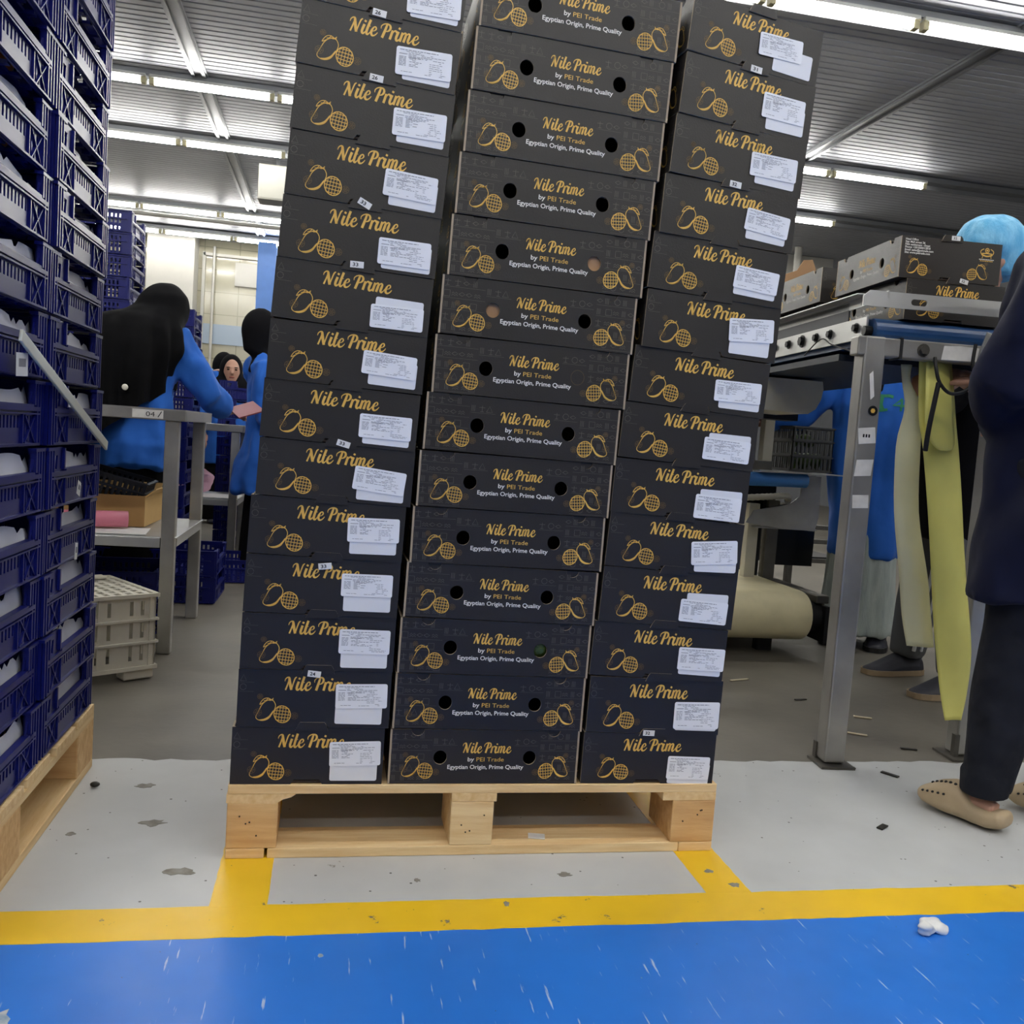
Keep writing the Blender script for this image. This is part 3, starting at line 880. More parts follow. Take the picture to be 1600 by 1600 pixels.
NOTCH = []
for u in (-0.143, 0.143):
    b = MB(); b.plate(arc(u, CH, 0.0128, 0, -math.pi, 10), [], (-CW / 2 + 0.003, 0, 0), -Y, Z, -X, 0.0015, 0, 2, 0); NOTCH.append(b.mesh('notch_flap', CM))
for side, table, depth in (('L', CARTONS_LEFT, CD), ('M', CARTONS_MIDDLE, CW), ('R', CARTONS_RIGHT, CD)):
    colname = {'L': 'left', 'M': 'middle', 'R': 'right'}[side]
    for k, (rec, lab) in enumerate(table):
        bx, by, bz, ang, w, h = rec
        yaw = 0.0
        if side == 'R' and w < 0.296:
            yaw = R((0.298 - w) / 0.298 / 0.0098)
        me = CARTON_SEALED if (side == 'M' and k == 7) else CARTON
        o = bpy.data.objects.new('fruit_carton', me); C.objects.link(o)
        rz = yaw + (math.pi / 2 if side == 'M' else 0.0)
        rotm_ = Matrix.Rotation(-ang, 3, 'Y') @ Matrix.Rotation(rz, 3, 'Z')
        o.location = (bx, by + depth / 2, bz + 0.0004)
        o.rotation_euler = rotm_.to_euler()
        o.scale = (1, 1, (h - 0.0009) / CH)
        yf = -CD / 2
        st = STICK.get((side, k))
        if side == 'M':
            where = ['lowest, on the pallet', 'second up from the pallet', 'third up from the pallet', 'fourth up', 'fifth up', 'sixth up', 'seventh up', 'eighth up', 'ninth up', 'tenth up', 'eleventh up', 'twelfth up', 'thirteenth up', 'topmost of all'][k]
            extra = {7: ' with one unpunched hand hole', 8: ' with tan board in its left hole', 9: ' with tan board in its right hole', 2: ' with green fruit inside'}.get(k, ' with two round hand holes')
            label = 'black fruit carton%s, middle column, %s' % (extra, where)
        else:
            where = ['lowest, on the pallet', 'second up', 'third up', 'fourth up', 'fifth up', 'sixth up', 'seventh up', 'eighth up', 'ninth up', 'tenth up', 'eleventh up', 'twelfth up', 'thirteenth up', 'topmost'][k]
            extra = ' with a %s sticker' % st[0] if st else ' with white labels'
            label = 'black fruit carton%s, stack column beside the %s, %s' % (extra, {'left': 'navy crates', 'right': 'conveyor'}[colname], where)
        tag(o, label, 'box', 'black fruit cartons stacked on the wooden pallet')
        if side != 'M':
            put('locking_tab', TAB, o, (0.0025, yf - 0.0033, CH))
            lx, lz, la, lw, lh, sd, sx, sz, sa, sw = lab
            p = put('shipping_label', LABELS[k % 4], o, (lx, yf - 0.0024, lz), -la)
            p.scale = (lw / 0.101, 1, lh / 0.049)
            q = put('blank_label', BLANK, o, (sx, yf - 0.0012, sz + (0.0 if sd == 't' else 0.049)), -sa)
            q['label'] = 'plain white label half hidden under the printed one'
            q.scale = (sw / 0.101, 1, 1)
            if st:
                sticker(st[0], o, st[1], yf - 0.0046, st[2], st[3])
        else:
            if k in (8, 9):
                b = MB(); u = -0.0945 if k == 8 else 0.0935
                b.box((-CW / 2 + 0.0085, -u + (0.004 if k == 8 else 0), 0.056), (0.003, 0.05 if k == 9 else 0.038, 0.085))
                f = b.build('inner_flap', M['kraft'], o); f['label'] = 'tan inner flap filling a hand hole'
            # thumb flaps pushed into the notches
            for me_ in NOTCH:
                put('notch_flap', me_, o, (0, 0, 0))
        carton_roots.append(o)

# the row of cartons behind, closing the gaps between the columns
for side, table, depth in (('L', CARTONS_LEFT, CD), ('M', CARTONS_MIDDLE, CW), ('R', CARTONS_RIGHT, CD)):
    for k, (rec, lab) in enumerate(table):
        o = bpy.data.objects.new('fruit_carton', CARTON); C.objects.link(o)
        o.location = (rec[0] - 0.004, rec[1] + depth * 1.5 + 0.012, rec[2] + 0.0004)
        o.rotation_euler = (Matrix.Rotation(-rec[3], 3, 'Y') @ Matrix.Rotation(math.pi / 2 if side == 'M' else 0.0, 3, 'Z')).to_euler()
        o.scale = (1, 1, (rec[5] - 0.0009) / CH)
        tag(o, 'black fruit carton in the hidden rear row of the stack', 'box', 'rear row of black fruit cartons')

# green fruit seen through a hand hole
b = MB(); b.ell((0, 0, 0), (0.04, 0.052, 0.036))
av = b.build('green_fruit', M['avocado']); av.location = (0.505 + 0.0935, 0.05, 0.44)
tag(av, 'dark green fruit showing through a carton hand hole, middle column third carton', 'fruit')

# ------------------------------------------------------------------ wooden pallets
def pallet(name, W, D, H, runners=False):
    """front edge at y=0, runs +y; top deck boards along x"""
    root = empty(name)
    tb, st, bl, bb = 0.0185, 0.018, H - 0.0185 - 0.018 - 0.021, 0.021
    n = 7
    ww = (D - 0.03 * (n - 1)) / n
    for i in range(n):
        b = MB(); b.box((W / 2 + (0.004 if i % 2 else 0), i * (ww + 0.03) + ww / 2, H - tb / 2), (W, ww, tb))
        b.build('deck_board', M['wood'], root, bevel=0.0015)
    blx = [(0.0, 0.098), (W / 2 - 0.068, W / 2 + 0.022), (W - 0.098, W)]
    sx = [(-0.002, 0.112), (W / 2 - 0.068, W / 2 + 0.027), (W - 0.122, W)]
    for j, (x0, x1) in enumerate(sx):
        b = MB()
        z0 = H - tb - st
        if j == 0:
            out = [(x0, z0), (x1 - 0.02, z0 - 0.002), (x1 - 0.005, z0 + 0.007), (x1 + 0.01, z0 + 0.011), (x1 + 0.02, H - tb), (x0, H - tb)]
            b.plate(out, [], (0, 0.0, 0), X, Z, -Y, 0.02)
            b.box(((x0 + x1) / 2, D / 2 + 0.01, z0 + st / 2), (x1 - x0, D - 0.02, st - 0.0004))
        else:
            b.box(((x0 + x1) / 2, D / 2, z0 + st / 2), (x1 - x0, D, st))
        b.build('stringer_board', M['wood_y'], root, bevel=0.001)
    for j, (x0, x1) in enumerate(blx):
        for k, yc in enumerate((0.07, D / 2, D - 0.07)):
            b = MB(); b.box(((x0 + x1) / 2, yc, bb + bl / 2), (x1 - x0, 0.14, bl))
            o = b.build('block', M['wood' if (j == 1) else 'wood_dark'], root, bevel=0.0025)
            if k == 0:
                rn = random.Random(j + 3)
                for q in range(4):
                    cx, cz = (x0 + x1) / 2 + rn.uniform(-.025, .03), bb + bl * rn.uniform(.25, .8)
                    nb = MB(); nb.tube([(cx, 0.001, cz), (cx, -0.0012, cz)], 0.0018, 6); nb.build('nail', M['nail'], o)
    if runners:
        for x0, x1 in blx:
            b = MB(); b.box(((x0 + x1) / 2, D / 2, bb / 2), (x1 - x0, D, bb)); b.build('bottom_board', M['wood_y'], root, bevel=0.002)
    for yc in () if runners else (0.05, D / 2, D - 0.05):
        for x0, x1 in ((0.0, 0.075), (0.081, W - 0.078), (W - 0.077, W)):
            b = MB(); b.box(((x0 + x1) / 2, yc, bb / 2), (x1 - x0, 0.1, bb))
            o = b.build('bottom_board', M['wood'], root, bevel=0.002)
    return root
p = pallet('wooden_pallet', 1.028, 1.2, 0.151)
p.location = (-0.0125, -0.006, 0.0008)
tag(p, 'pale pine pallet under the tall stack of black fruit cartons', 'pallet')

# ------------------------------------------------------------------ blue vented crates
def crate_mesh(L=0.6, W=0.4, H=0.1245, t=0.004, style='side'):
    """ends (short sides) at x = +-L/2 with a dropped handle opening, slotted long sides"""
    b = MB()
    zb = 0.002
    for s in (-1, 1):
        U = Vector((0, s, 0)); N = Vector((s, 0, 0)); O = Vector((s * (L / 2 - 0.006), 0, 0)); hw = W / 2 - 0.003
        outer = [(-hw, zb), (hw, zb), (hw, H), (0.152, H), (0.135, 0.079), (-0.075, 0.079), (-0.090, H), (-hw, H)]
        holes = [[(-0.148, 0.080), (-0.122, 0.080), (-0.118, 0.108), (-0.146, 0.108)]]
        for k in range(17):
            u = -0.142 + k * 0.0175
            if abs(u + 0.072) < 0.008 or abs(u - 0.086) < 0.008:
                continue
            mid = -0.066 < u < 0.08
            z0, z1 = (0.036, 0.058) if mid else (0.010, 0.058)
            holes.append([(u - 0.0042, z0), (u + 0.0042, z0), (u + 0.0042, z1), (u - 0.0042, z1)])
            if not mid:
                pass
        b.plate(outer, holes, O, U, Z, N, t)
        # rails, ribs and corner posts
        for z, w in ((0.0715, 0.008), (0.0625, 0.003), (0.006, 0.004)):
            b.box((s * (L / 2 - 0.0045), 0.0, z), (0.009, W - 0.05, w))
        for u in (-0.072, 0.086):
            b.box((s * (L / 2 - 0.005), s * u, 0.034), (0.006, 0.004, 0.058))
        for u0, u1 in ((-0.14, -0.09), (0.10, 0.155)):
            for q in (1, -1):
                a = math.atan2(0.05 * q, u1 - u0)
                b.box((s * (L / 2 - 0.005), s * (u0 + u1) / 2, 0.034), (0.005, math.hypot(u1 - u0, 0.05), 0.0025), rot=Matrix.Rotation(s * a, 3, 'X'))
        for q in (-1, 1):
            for dy in (0.0, 0.016, 0.032):
                b.box((s * (L / 2 - 0.005), q * (W / 2 - 0.008 - dy), H / 2 + 0.001), (0.010, 0.005, H - 0.006))
            b.box((s * (L / 2 - 0.012), q * (W / 2 - 0.022), H / 2), (0.012, 0.042, H - 0.006))
    for s in (-1, 1):
        U = Vector((-s, 0, 0)); N = Vector((0, s, 0)); O = Vector((0, s * (W / 2 - 0.006), 0)); hw = L / 2 - 0.006
        outer = [(-hw, zb), (hw, zb), (hw, H - 0.004), (-hw, H - 0.004)]
        holes = []
        for k in range(22):
            u = -0.235 + k * 0.0224
            if k in (7, 14):
                continue
            for z0, z1 in ((0.012, 0.040), (0.047, 0.072), (0.082, 0.104)):
                holes.append([(u - 0.0055, z0), (u + 0.0055, z0), (u + 0.0055, z1), (u - 0.0055, z1)])
        b.plate(outer, holes, O, U, Z, N, t)
        for z in (0.076, 0.006):
            b.box((0, s * (W / 2 - 0.0045), z), (L - 0.05, 0.009, 0.005))
    for k in range(11):
        b.box((-L / 2 + 0.04 + k * (L - 0.08) / 10, 0, 0.006), (0.018, W - 0.02, 0.006))
    for k in range(7):
        b.box((0, -W / 2 + 0.03 + k * (W - 0.06) / 6, 0.005), (L - 0.03, 0.014, 0.006))
    me = b.mesh('fruit_crate', [M['crate']])
    r = MB()
    for s in (-1, 1):
        r.box((0, s * (W / 2 - 0.007), H - 0.0035), (L, 0.014, 0.006))
        for q in (-1, 1):
            r.box((s * (L / 2 - 0.007), q * (W / 2 - 0.03), H - 0.003), (0.015, 0.062, 0.006))
            r.box((s * (L / 2 - 0.006), s * (0.148 if q > 0 else -0.086) , 0.1005), (0.011, 0.007, 0.044), rot=Matrix.Rotation(-s * q * s * 0.36, 3, 'X') if False else None)
    rim = r.mesh('top_rim', [M['crate']])
    h = MB()
    for s in (-1, 1):
        if s > 0: h.box((s * (L / 2 - 0.007), s * 0.03, 0.0775), (0.014, 0.215, 0.005))
    rail = h.mesh('handle_rail', [M['crate']])
    return me, rim, rail
CR, CR_RIM, CR_RAIL = crate_mesh()
def crate(label, loc, rz=0.0, group=None, tilt=None, rim=True):
    o = bpy.data.objects.new('fruit_crate', CR); C.objects.link(o)
    o.location = loc; o.rotation_euler = (tilt[0], tilt[1], rz) if tilt else (0, 0, rz)
    if rim:
        for nm, me in (('top_rim', CR_RIM), ('handle_rail', CR_RAIL)):
            c = bpy.data.objects.new(nm, me); C.objects.link(c); c.parent = o
        c = bpy.data.objects.new('handle_rail', CR_RAIL); C.objects.link(c); c.parent = o; c.rotation_euler = (0, 0, math.pi)
    tag(o, label, 'crate', group)
    return o

def liner_mesh(seed):
    rn = random.Random(seed)
    ph, am = rn.uniform(0, 6), rn.uniform(0.002, 0.010)
    top = rn.uniform(0.104, 0.112)
    b = MB()
    n = 24
    P = []
    for i in range(n + 1):
        u = -0.17 + 0.335 * i / n
        zt = top + am * math.sin(ph + u * 17) - (0.01 if rn.random() < .1 else 0)
        d = 0.004 * math.sin(ph * 2 + u * 24)
        for z, dd in ((0.012, 0), (0.05, 0), (0.085, 0.3), (zt, 1.0)):
            P.append((-0.004 - abs(d) * dd - 0.006 * dd, u, z))
    F = []
    for i in range(n):
        for j in range(3):
            a = i * 4 + j
            F.append((a, a + 4, a + 5, a + 1))
    b.add(P, F, 0, True)
    return b.mesh('paper_liner', [M['liner']])
LINERS = [liner_mesh(s) for s in (2, 5, 8, 11, 14)]
HP = 0.1265
for col, (yc, nm) in enumerate(((0.292, 'far'), (-0.112, 'near'))):
    for k in range(14):
        z = 0.1585 + k * HP
        dx = 0.004 * math.sin(k * 1.7 + col * 2) - (0.004 if col else 0)
        dy = (-0.0016 * k) + 0.002 * math.cos(k * 2.3)
        word = ['lowest', 'second', 'third', 'fourth', 'fifth', 'sixth', 'seventh', 'eighth', 'ninth', 'tenth', 'eleventh', 'twelfth', 'thirteenth', 'topmost'][k]
        crate('navy blue vented crate, %s one up, %s column of the left crate pallet' % (word, nm), (-0.386 - 0.3 + dx, yc + dy, z), 0, 'navy crates stacked on the left pallet')
        if k < 13 or col == 0:
            l = bpy.data.objects.new('paper_liner', LINERS[(k * 2 + col) % 5]); C.objects.link(l)
            l.location = (-0.386 - 0.014 + dx, yc + dy, z)
            tag(l, 'white paper liner in the handle gap of the %s crate, %s left column' % (word, nm), 'paper liner', 'paper liners in the navy crates')
        if col == 1 and k in (3, 4, 5, 6, 7, 8, 9, 10):
            for q in range(2):
                b = MB(); b.ell((0, 0, 0), (0.036, 0.05, 0.03))
                mgo = b.build('mango', M['mango'])
                mgo.location = (-0.386 - 0.075 + dx, yc + dy - 0.01 + q * 0.105, z + 0.043)
                tag(mgo, 'orange mango behind the slots of the %s crate, %s left column, %s one' % (word, nm, 'camera-side' if q == 0 else 'far-side'), 'mango', 'mangoes inside the left crates')

# small paper tags stuck on some crates
def paper_tag(label, loc, w, h, rx):
    b = MB(); b.plate([(-w / 2, -h / 2), (w / 2, -h / 2), (w / 2, h / 2), (-w / 2, h / 2)], [], (0, 0, 0), Y, Z, X, 0.0005)
    b.quad(-w * .3, -h * .1, w * .3, h * .25, (0.0004, 0, 0), Y, Z, 1)
    o = b.build('paper_tag', [M['paper'], M['ink']]); o.location = loc; o.rotation_euler = (rx, 0, 0)
    tag(o, label, 'tag', 'paper tags on the left crates')
paper_tag('small tilted white tag on the fifth crate of the far left column', (-0.376, 0.275, 0.1585 + 4 * HP + 0.035), 0.026, 0.03, -0.35)
paper_tag('small white tag on the fourth crate of the far left column', (-0.376, 0.27, 0.1585 + 3 * HP + 0.026), 0.02, 0.036, -0.12)
paper_tag('white barcode tag on the seventh crate of the near left column', (-0.378, -0.105, 0.1585 + 6 * HP + 0.02), 0.06, 0.04, 0.05)

p = pallet('wooden_pallet', 1.0, 1.2, 0.157, True)
p.location = (-1.383, -0.693, 0.0008)
tag(p, 'pine pallet at the left edge under the navy crates', 'pallet')

# white strap end hanging across the crates
b = MB()
a0, a1 = Vector((-0.371, -0.14, 0.985)), Vector((-0.371, 0.482, 0.787))
d = (a1 - a0); ln = d.length
sp = MB(); sp.box((0, 0, 0), (0.006, ln, 0.022))
o = sp.build('plastic_strap', M['strap'], bevel=0.002)
o.location = (a0 + a1) / 2; o.rotation_euler = (math.atan2(d.z, d.y), 0, 0)
tag(o, 'flat white plastic strap slanting down across the navy crates', 'strap')
# ------------------------------------------------------------------ crates and tables on the left, behind the stack
# tall stack behind the woman in the black cape
for k in range(16):
    crate('navy vented crate in the tall stack behind the caped worker, %s' % (UP[k] + ' up' if k < 13 else ['third from top', 'second from top', 'top one'][k - 13]),
          (-1.05 - 0.3 + 0.004 * math.sin(k * 2), 4.07 + 0.004 * math.cos(k * 3), 0.002 + k * 0.1265 - (0.0)), 0, 'crates stacked behind the caped worker', rim=k > 8)
for k in range(13):
    crate('navy vented crate in the stack beside the tiled wall bay, %s from the floor' % UP[k], (-0.87 - 0.3 - (0.012 if k > 10 else 0), 5.36, 0.002 + k * 0.1265), 0, 'crates stacked beside the tiled bay', rim=k > 8)
for k in range(9):
    crate('navy vented crate in the waist-high stack by the second table, %s from the floor' % UP[k], (-0.62 + 0.2 - 0.01, 4.95, 0.002 + k * 0.1265), math.pi / 2, 'crates stacked by the second table', rim=k > 5)
for k in range(7):
    crate('navy vented crate in the stack under the worker\'s sleeve, %s from the floor' % UP[k], (-0.93, 3.55, 0.002 + k * 0.1265), 0, 'crates stacked under the sleeve', rim=False)
for k in range(2):
    crate('navy vented crate wrapped near the far table leg, %s one' % ('lower', 'upper')[k], (-0.66, 2.83, 0.002 + k * 0.1265), 0.0, 'two crates near the far table leg')
crate('small stack crate on the floor past the first table, lower', (-0.36, 3.45, 0.002), 0.05, 'crates past the first table')
crate('navy crate leaning in the shade under the first table', (-0.78, 2.1, 0.002), 0.25, 'crates under the first table')
crate('second navy crate on top of the one under the first table', (-0.82, 2.12, 0.1285), 0.1, 'crates under the first table')
crate('navy crate lying by the white crate under the table', (-0.98, 1.86, 0.002), -0.2, 'crates under the first table')

def table(name, x1, L, y0, y1, zt, zs, label):
    root = empty(name, (x1 - L / 2, (y0 + y1) / 2, 0))
    cx, cy = -(x1 - L / 2), -(y0 + y1) / 2
    W = y1 - y0
    b = MB(); b.box((0, 0, zt - 0.002), (L, W, 0.004)); b.build('table_top', M['steel'], root)
    for s in (-1, 1):
        b = MB(); b.box((0, s * (W / 2 - 0.012), zt - 0.022), (L, 0.024, 0.04)); b.build('apron', M['steel'], root, bevel=0.003)
        b = MB(); b.box((s * (L / 2 - 0.012), 0, zt - 0.022), (0.024, W - 0.05, 0.04)); b.build('apron', M['steel'], root, bevel=0.003)
    for sx in (-1, 1):
        for sy in (-1, 1):
            b = MB(); b.box((sx * (L / 2 - 0.045), sy * (W / 2 - 0.03), (zt - 0.042) / 2), (0.048, 0.048, zt - 0.042)); b.build('leg', M['steel'], root, bevel=0.004)
    b = MB(); b.box((0, 0, zs - 0.003), (L - 0.03, W - 0.02, 0.004), 0)
    for s in (-1, 1):
        b.box((0, s * (W / 2 - 0.015), zs - 0.022), (L - 0.14, 0.022, 0.036)); b.box((s * (L / 2 - 0.03), 0, zs - 0.022), (0.022, W - 0.11, 0.036))
    b.build('shelf', M['alu'], root, bevel=0.002)
    tag(root, label, 'table')
    return root
t1 = table('steel_table', -0.375, 1.3, 1.645, 2.36, 0.894, 0.432, 'stainless steel table with lower shelf, holding a cardboard box and pink roll')
b = MB(); b.plate([(-0.075, -0.015), (0.03, -0.015), (0.03, 0.015), (-0.075, 0.015)], [], (0, 0, 0), X, Z, -Y, 0.0004)
b.text('04', 0.024, -0.03, -0.0085, (0, -0.0004, 0), X, Z, 1, width=0.03); b.ribbon([(0.012, -0.01), (0.024, 0.011)], 0.003, (0, -0.0004, 0), X, Z, 1)
o = b.build('number_mark', [M['tag'], M['ink_black']], t1); o.location = (0.545, -0.3585, 0.872)
t2 = table('steel_table', -0.385, 1.2, 3.88, 4.5, 0.845, 0.40, 'second steel table further back with pink cloths on its shelf')

# cardboard box on the shelf
def open_box(name, L, W, H, label, loc, rz):
    b = MB()
    t = 0.005
    for s in (-1, 1):
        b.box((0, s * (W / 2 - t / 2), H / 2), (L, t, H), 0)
        b.box((s * (L / 2 - t / 2), 0, H / 2), (t, W - 2 * t, H), 1)
    b.box((0, 0, t / 2), (L - 2 * t, W - 2 * t, t), 0)
    root = b.build(name, [M['card_shaded'], M['card']], loc=loc, rot=(0, 0, rz))
    f = MB(); f.box((L / 2 + 0.018, 0, H + 0.012), (0.05, W - 0.02, t), rot=Matrix.Rotation(-0.7, 3, 'Y')); f.build('flap', M['card'], root)
    f = MB(); f.box((0, W / 2 + 0.02, H + 0.012), (L - 0.02, 0.05, t), rot=Matrix.Rotation(0.7, 3, 'X')); f.build('flap', M['card'], root)
    tag(root, label, 'box')
    return root
open_box('cardboard_box', 0.62, 0.34, 0.12, 'open brown cardboard box on the steel table shelf', (-0.86, 2.10, 0.4335), -0.02)
b = MB()
pts = []
for i in range(34):
    a = i * 0.42; r = 0.034 - 0.0006 * i
    pts.append((r * math.cos(a), r * math.sin(a)))
P = [(x, p[0], p[1]) for p in pts for x in (-0.13, 0.13)]
b.add(P, [(2 * i, 2 * i + 1, 2 * i + 3, 2 * i + 2) for i in range(33)], 0, True)
o = b.build('rolled_sheet', M['pink'], loc=(-0.72, 1.80, 0.4685), rot=(0, 0, 0.3))
so = o.modifiers.new('s', 'SOLIDIFY'); so.thickness = 0.001
tag(o, 'rolled pink plastic sheet lying on the steel table shelf', 'roll')
b = MB(); b.box((0, 0, 0.0015), (0.3, 0.2, 0.002)); o = b.build('paper_sheet', M['paper'], loc=(-0.66, 1.765, 0.4325), rot=(0, 0, 0.1)); tag(o, 'white paper sheet under the pink roll on the shelf', 'paper')
# pink cloths on the second table's shelf
for i, (x, y, z, s) in enumerate(((-0.72, 4.1, 0.46, 1.0), (-0.95, 4.2, 0.45, 0.8))):
    b = MB(); b.ell((0, 0, 0), (0.14 * s, 0.12, 0.06)); b.ell((0.07, 0.02, 0.05), (0.09 * s, 0.09, 0.05))
    me = fuse(b, 0.012, 3, 0.02, (18, 18, 18), i)
    o = mesh_obj('folded_cloth', me, M['pink_pale']); o.location = (x, y, z)
    tag(o, ['pale pink cloth heap on the second table shelf, right one', 'pale pink cloth heap on the second table shelf, left one'][i], 'cloth', 'pink cloths on the shelf')
b = MB(); b.box((0, 0, 0.002), (0.36, 0.3, 0.004)); o = b.build('plastic_sheet', M['paper'], loc=(-0.58, 4.05, 0.402)); tag(o, 'white plastic sheet spread on the second table shelf', 'sheet')
# maroon board held over the crates by the caped worker
b = MB(); b.box((0, 0, 0), (0.13, 0.2, 0.006)); o = b.build('folder', mat('maroon_folder', '#7d3a45', 0.5), loc=(-0.29, 2.98, 0.93), rot=(0.25, -0.35, 0.3)); tag(o, 'maroon folder at the hand of the caped worker', 'folder')

# white vented crate turned on the floor
def white_crate():
    L, W, H, t = 0.56, 0.38, 0.285, 0.005
    b = MB()
    zo = 0.035
    for s in (-1, 1):
        for ax in (0, 1):
            U = Vector((0, s, 0)) if ax else Vector((-s, 0, 0))
            N = Vector((s, 0, 0)) if ax else Vector((0, s, 0))
            hw = (W if ax else L) / 2
            O = N * ((L if ax else W) / 2)
            holes = []
            nn = int((2 * hw - 0.09) / 0.034)
            for k in range(nn + 1):
                u = -hw + 0.045 + k * (2 * hw - 0.09) / nn
                if k % 3 == 2: continue
                for z0, z1 in ((0.065, 0.115), (0.14, 0.19), (0.215, 0.262)):
                    holes.append([(u - 0.006, z0), (u + 0.006, z0), (u + 0.006, z1), (u - 0.006, z1)])
            b.plate([(-hw, zo), (hw, zo), (hw, H), (-hw, H)], holes, O, U, Z, N, t)
            for z, w in ((zo + 0.006, 0.012), (0.125, 0.007), (0.2, 0.007), (H - 0.005, 0.012)):
                b.box(O + N * 0.004 + Z * z, (0.01, 2 * hw + 0.014, w) if ax else (2 * hw + 0.014, 0.01, w))
            for u in (-hw + 0.02, hw - 0.02, -hw / 3, hw / 3):
                b.box(O + N * 0.002 + U * u + Z * (H + zo) / 2, (0.007, 0.006, H - zo) if ax else (0.006, 0.007, H - zo))
    body = b.build('storage_crate', M['crate_white'])
    g = MB()
    for k in range(15):
        g.box((-L / 2 + 0.02 + k * (L - 0.04) / 14, 0, H - 0.006), (0.018, W - 0.01, 0.006))
    for k in range(9):
        g.box((0, -W / 2 + 0.02 + k * (W - 0.04) / 8, H - 0.0065), (L - 0.01, 0.014, 0.006))
    g.build('base_grid', M['crate_white'], body)
    for sx in (-1, 1):
        for sy in (-1, 1):
            f = MB(); f.box((sx * (L / 2 - 0.05), sy * (W / 2 - 0.03), zo / 2), (0.1, 0.06, zo - 0.004)); f.build('foot', M['crate_white'], body, bevel=0.006)
    f = MB(); f.box((L / 2 - 0.06, W / 2 - 0.05, H + 0.006), (0.05, 0.04, 0.012)); f.build('corner_boss', M['crate_white'], body, bevel=0.004)
    return body
wc = white_crate()
a = 0.62
wc.rotation_euler = (0, 0, a)
corner = Vector((0.28, -0.19, 0))
corner.rotate(Matrix.Rotation(a, 3, 'Z'))
wc.location = Vector((-0.392, 1.325, 0.001)) - corner
tag(wc, 'dirty white vented plastic crate upside down on the concrete floor', 'crate')

# pale cabinet hanging from the ceiling and a thin conduit
b = MB(); b.box((0, 0, 0), (0.42, 0.3, 0.42)); o = b.build('hanging_cabinet', M['cab'], loc=(-0.72, 10.1, 3.78), bevel=0.01)
g = MB(); g.box((0, -0.152, 0), (0.38, 0.006, 0.38)); g.build('door_panel', M['cab'], o)
g = MB(); g.box((0, 0.05, 0.28), (0.04, 0.04, 0.16)); g.build('bracket', M['chan'], o)
tag(o, 'pale square cabinet hung below the ceiling lamps left of the carton stack', 'cabinet')
b = MB(); b.tube([(-2.18, 15.9, 0.0), (-2.18, 15.9, 4.0)], 0.025, 8); struct(b.build('wall_trim', M['paint_white']))
b = MB(); b.tube([(-6, 13.0, 3.86), (6, 13.0, 3.86)], 0.03, 8); struct(b.build('ceiling_trim', M['paint_white']))
# pale board and pipe high on the right, far back
b = MB(); b.box((0, 0, 0), (1.0, 0.1, 0.5)); o = b.build('wall_board', M['paint_white'], loc=(7.3, 12.0, 4.32 - 0.45), bevel=0.01); tag(o, 'pale rectangular board high up behind the conveyor cartons', 'board')
b = MB(); b.tube([(6.95, 11.5, 4.13), (6.95, 11.5, 3.3), (6.85, 11.4, 3.1)], 0.06, 8); o = b.build('down_pipe', M['paint_white']); tag(o, 'white vertical pipe hanging from the ceiling behind the conveyor', 'pipe')
# ------------------------------------------------------------------ belt conveyor on the right
CX = Vector((1.615, 0.545, 0)); CA = R(-5)
cv = empty('belt_conveyor', CX, CA)
tag(cv, 'steel belt conveyor with blue belt carrying black cartons', 'conveyor')
CWID, CLEN = 0.52, 2.3
def cpart(name, m, fn, bevel=0.0, parent=None):
    b = MB(); fn(b); return b.build(name, m, parent or cv, bevel=bevel)
def belt(b):
    r = 0.036; zt = 1.283; n = 10
    prof = [(0.03, zt)] + [(0.03 - r * math.sin(math.pi * i / n) - 0.0, zt - r + r * math.cos(math.pi * i / n)) for i in range(n + 1)] + [(CLEN, zt - 2 * r), (CLEN, zt)]
    V = [(u, p[0], p[1]) for p in prof for u in (0.012, CWID - 0.012)]
    m = len(prof)
    b.add(V, [(2 * i, 2 * i + 1, 2 * ((i + 1) % m) + 1, 2 * ((i + 1) % m)) for i in range(m)], 0, False)
    b.add([(0.012, p[0], p[1]) for p in prof], [tuple(range(m))]); b.add([(CWID - 0.012, p[0], p[1]) for p in prof], [tuple(range(m - 1, -1, -1))])
cpart('belt', M['belt_blue'], belt)
cpart('return_belt', M['belt_under'], lambda b: b.box((CWID / 2, CLEN / 2 + 0.1, 1.19), (CWID - 0.03, CLEN - 0.25, 0.02)))
for s, u in ((0, 0.0), (1, CWID)):
    pl = cpart('side_plate', M['alu'], lambda b: b.box((u, CLEN / 2 + 0.03, 1.257), (0.006, CLEN, 0.062)), 0.001)
    if s == 0:
        for k, v in enumerate((0.09, 0.26, 0.36, 0.47, 0.58, 0.70, 0.85)):
            rr = 0.011 if k != 3 else 0.015
            cpart('bolt', M['black_metal'], lambda b: (b.tube([(u - 0.005, v, 1.261), (u - 0.014, v, 1.261)], rr, 6, smooth=False), b.tube([(u - 0.003, v, 1.261), (u - 0.006, v, 1.261)], rr * 1.35, 12)), 0, pl)
    cpart('belt_guard', M['belt_under'], lambda b: b.box((u, CLEN / 2 + 0.1, 1.312), (0.004, CLEN - 0.1, 0.058)))
    cpart('guide_rail', M['alu'], lambda b: (b.box((u - (0.018 if s == 0 else -0.018), CLEN / 2 + 0.0, 1.348), (0.04, CLEN - 0.06, 0.004)), b.box((u, CLEN / 2, 1.334), (0.004, CLEN - 0.06, 0.03))), 0.001)
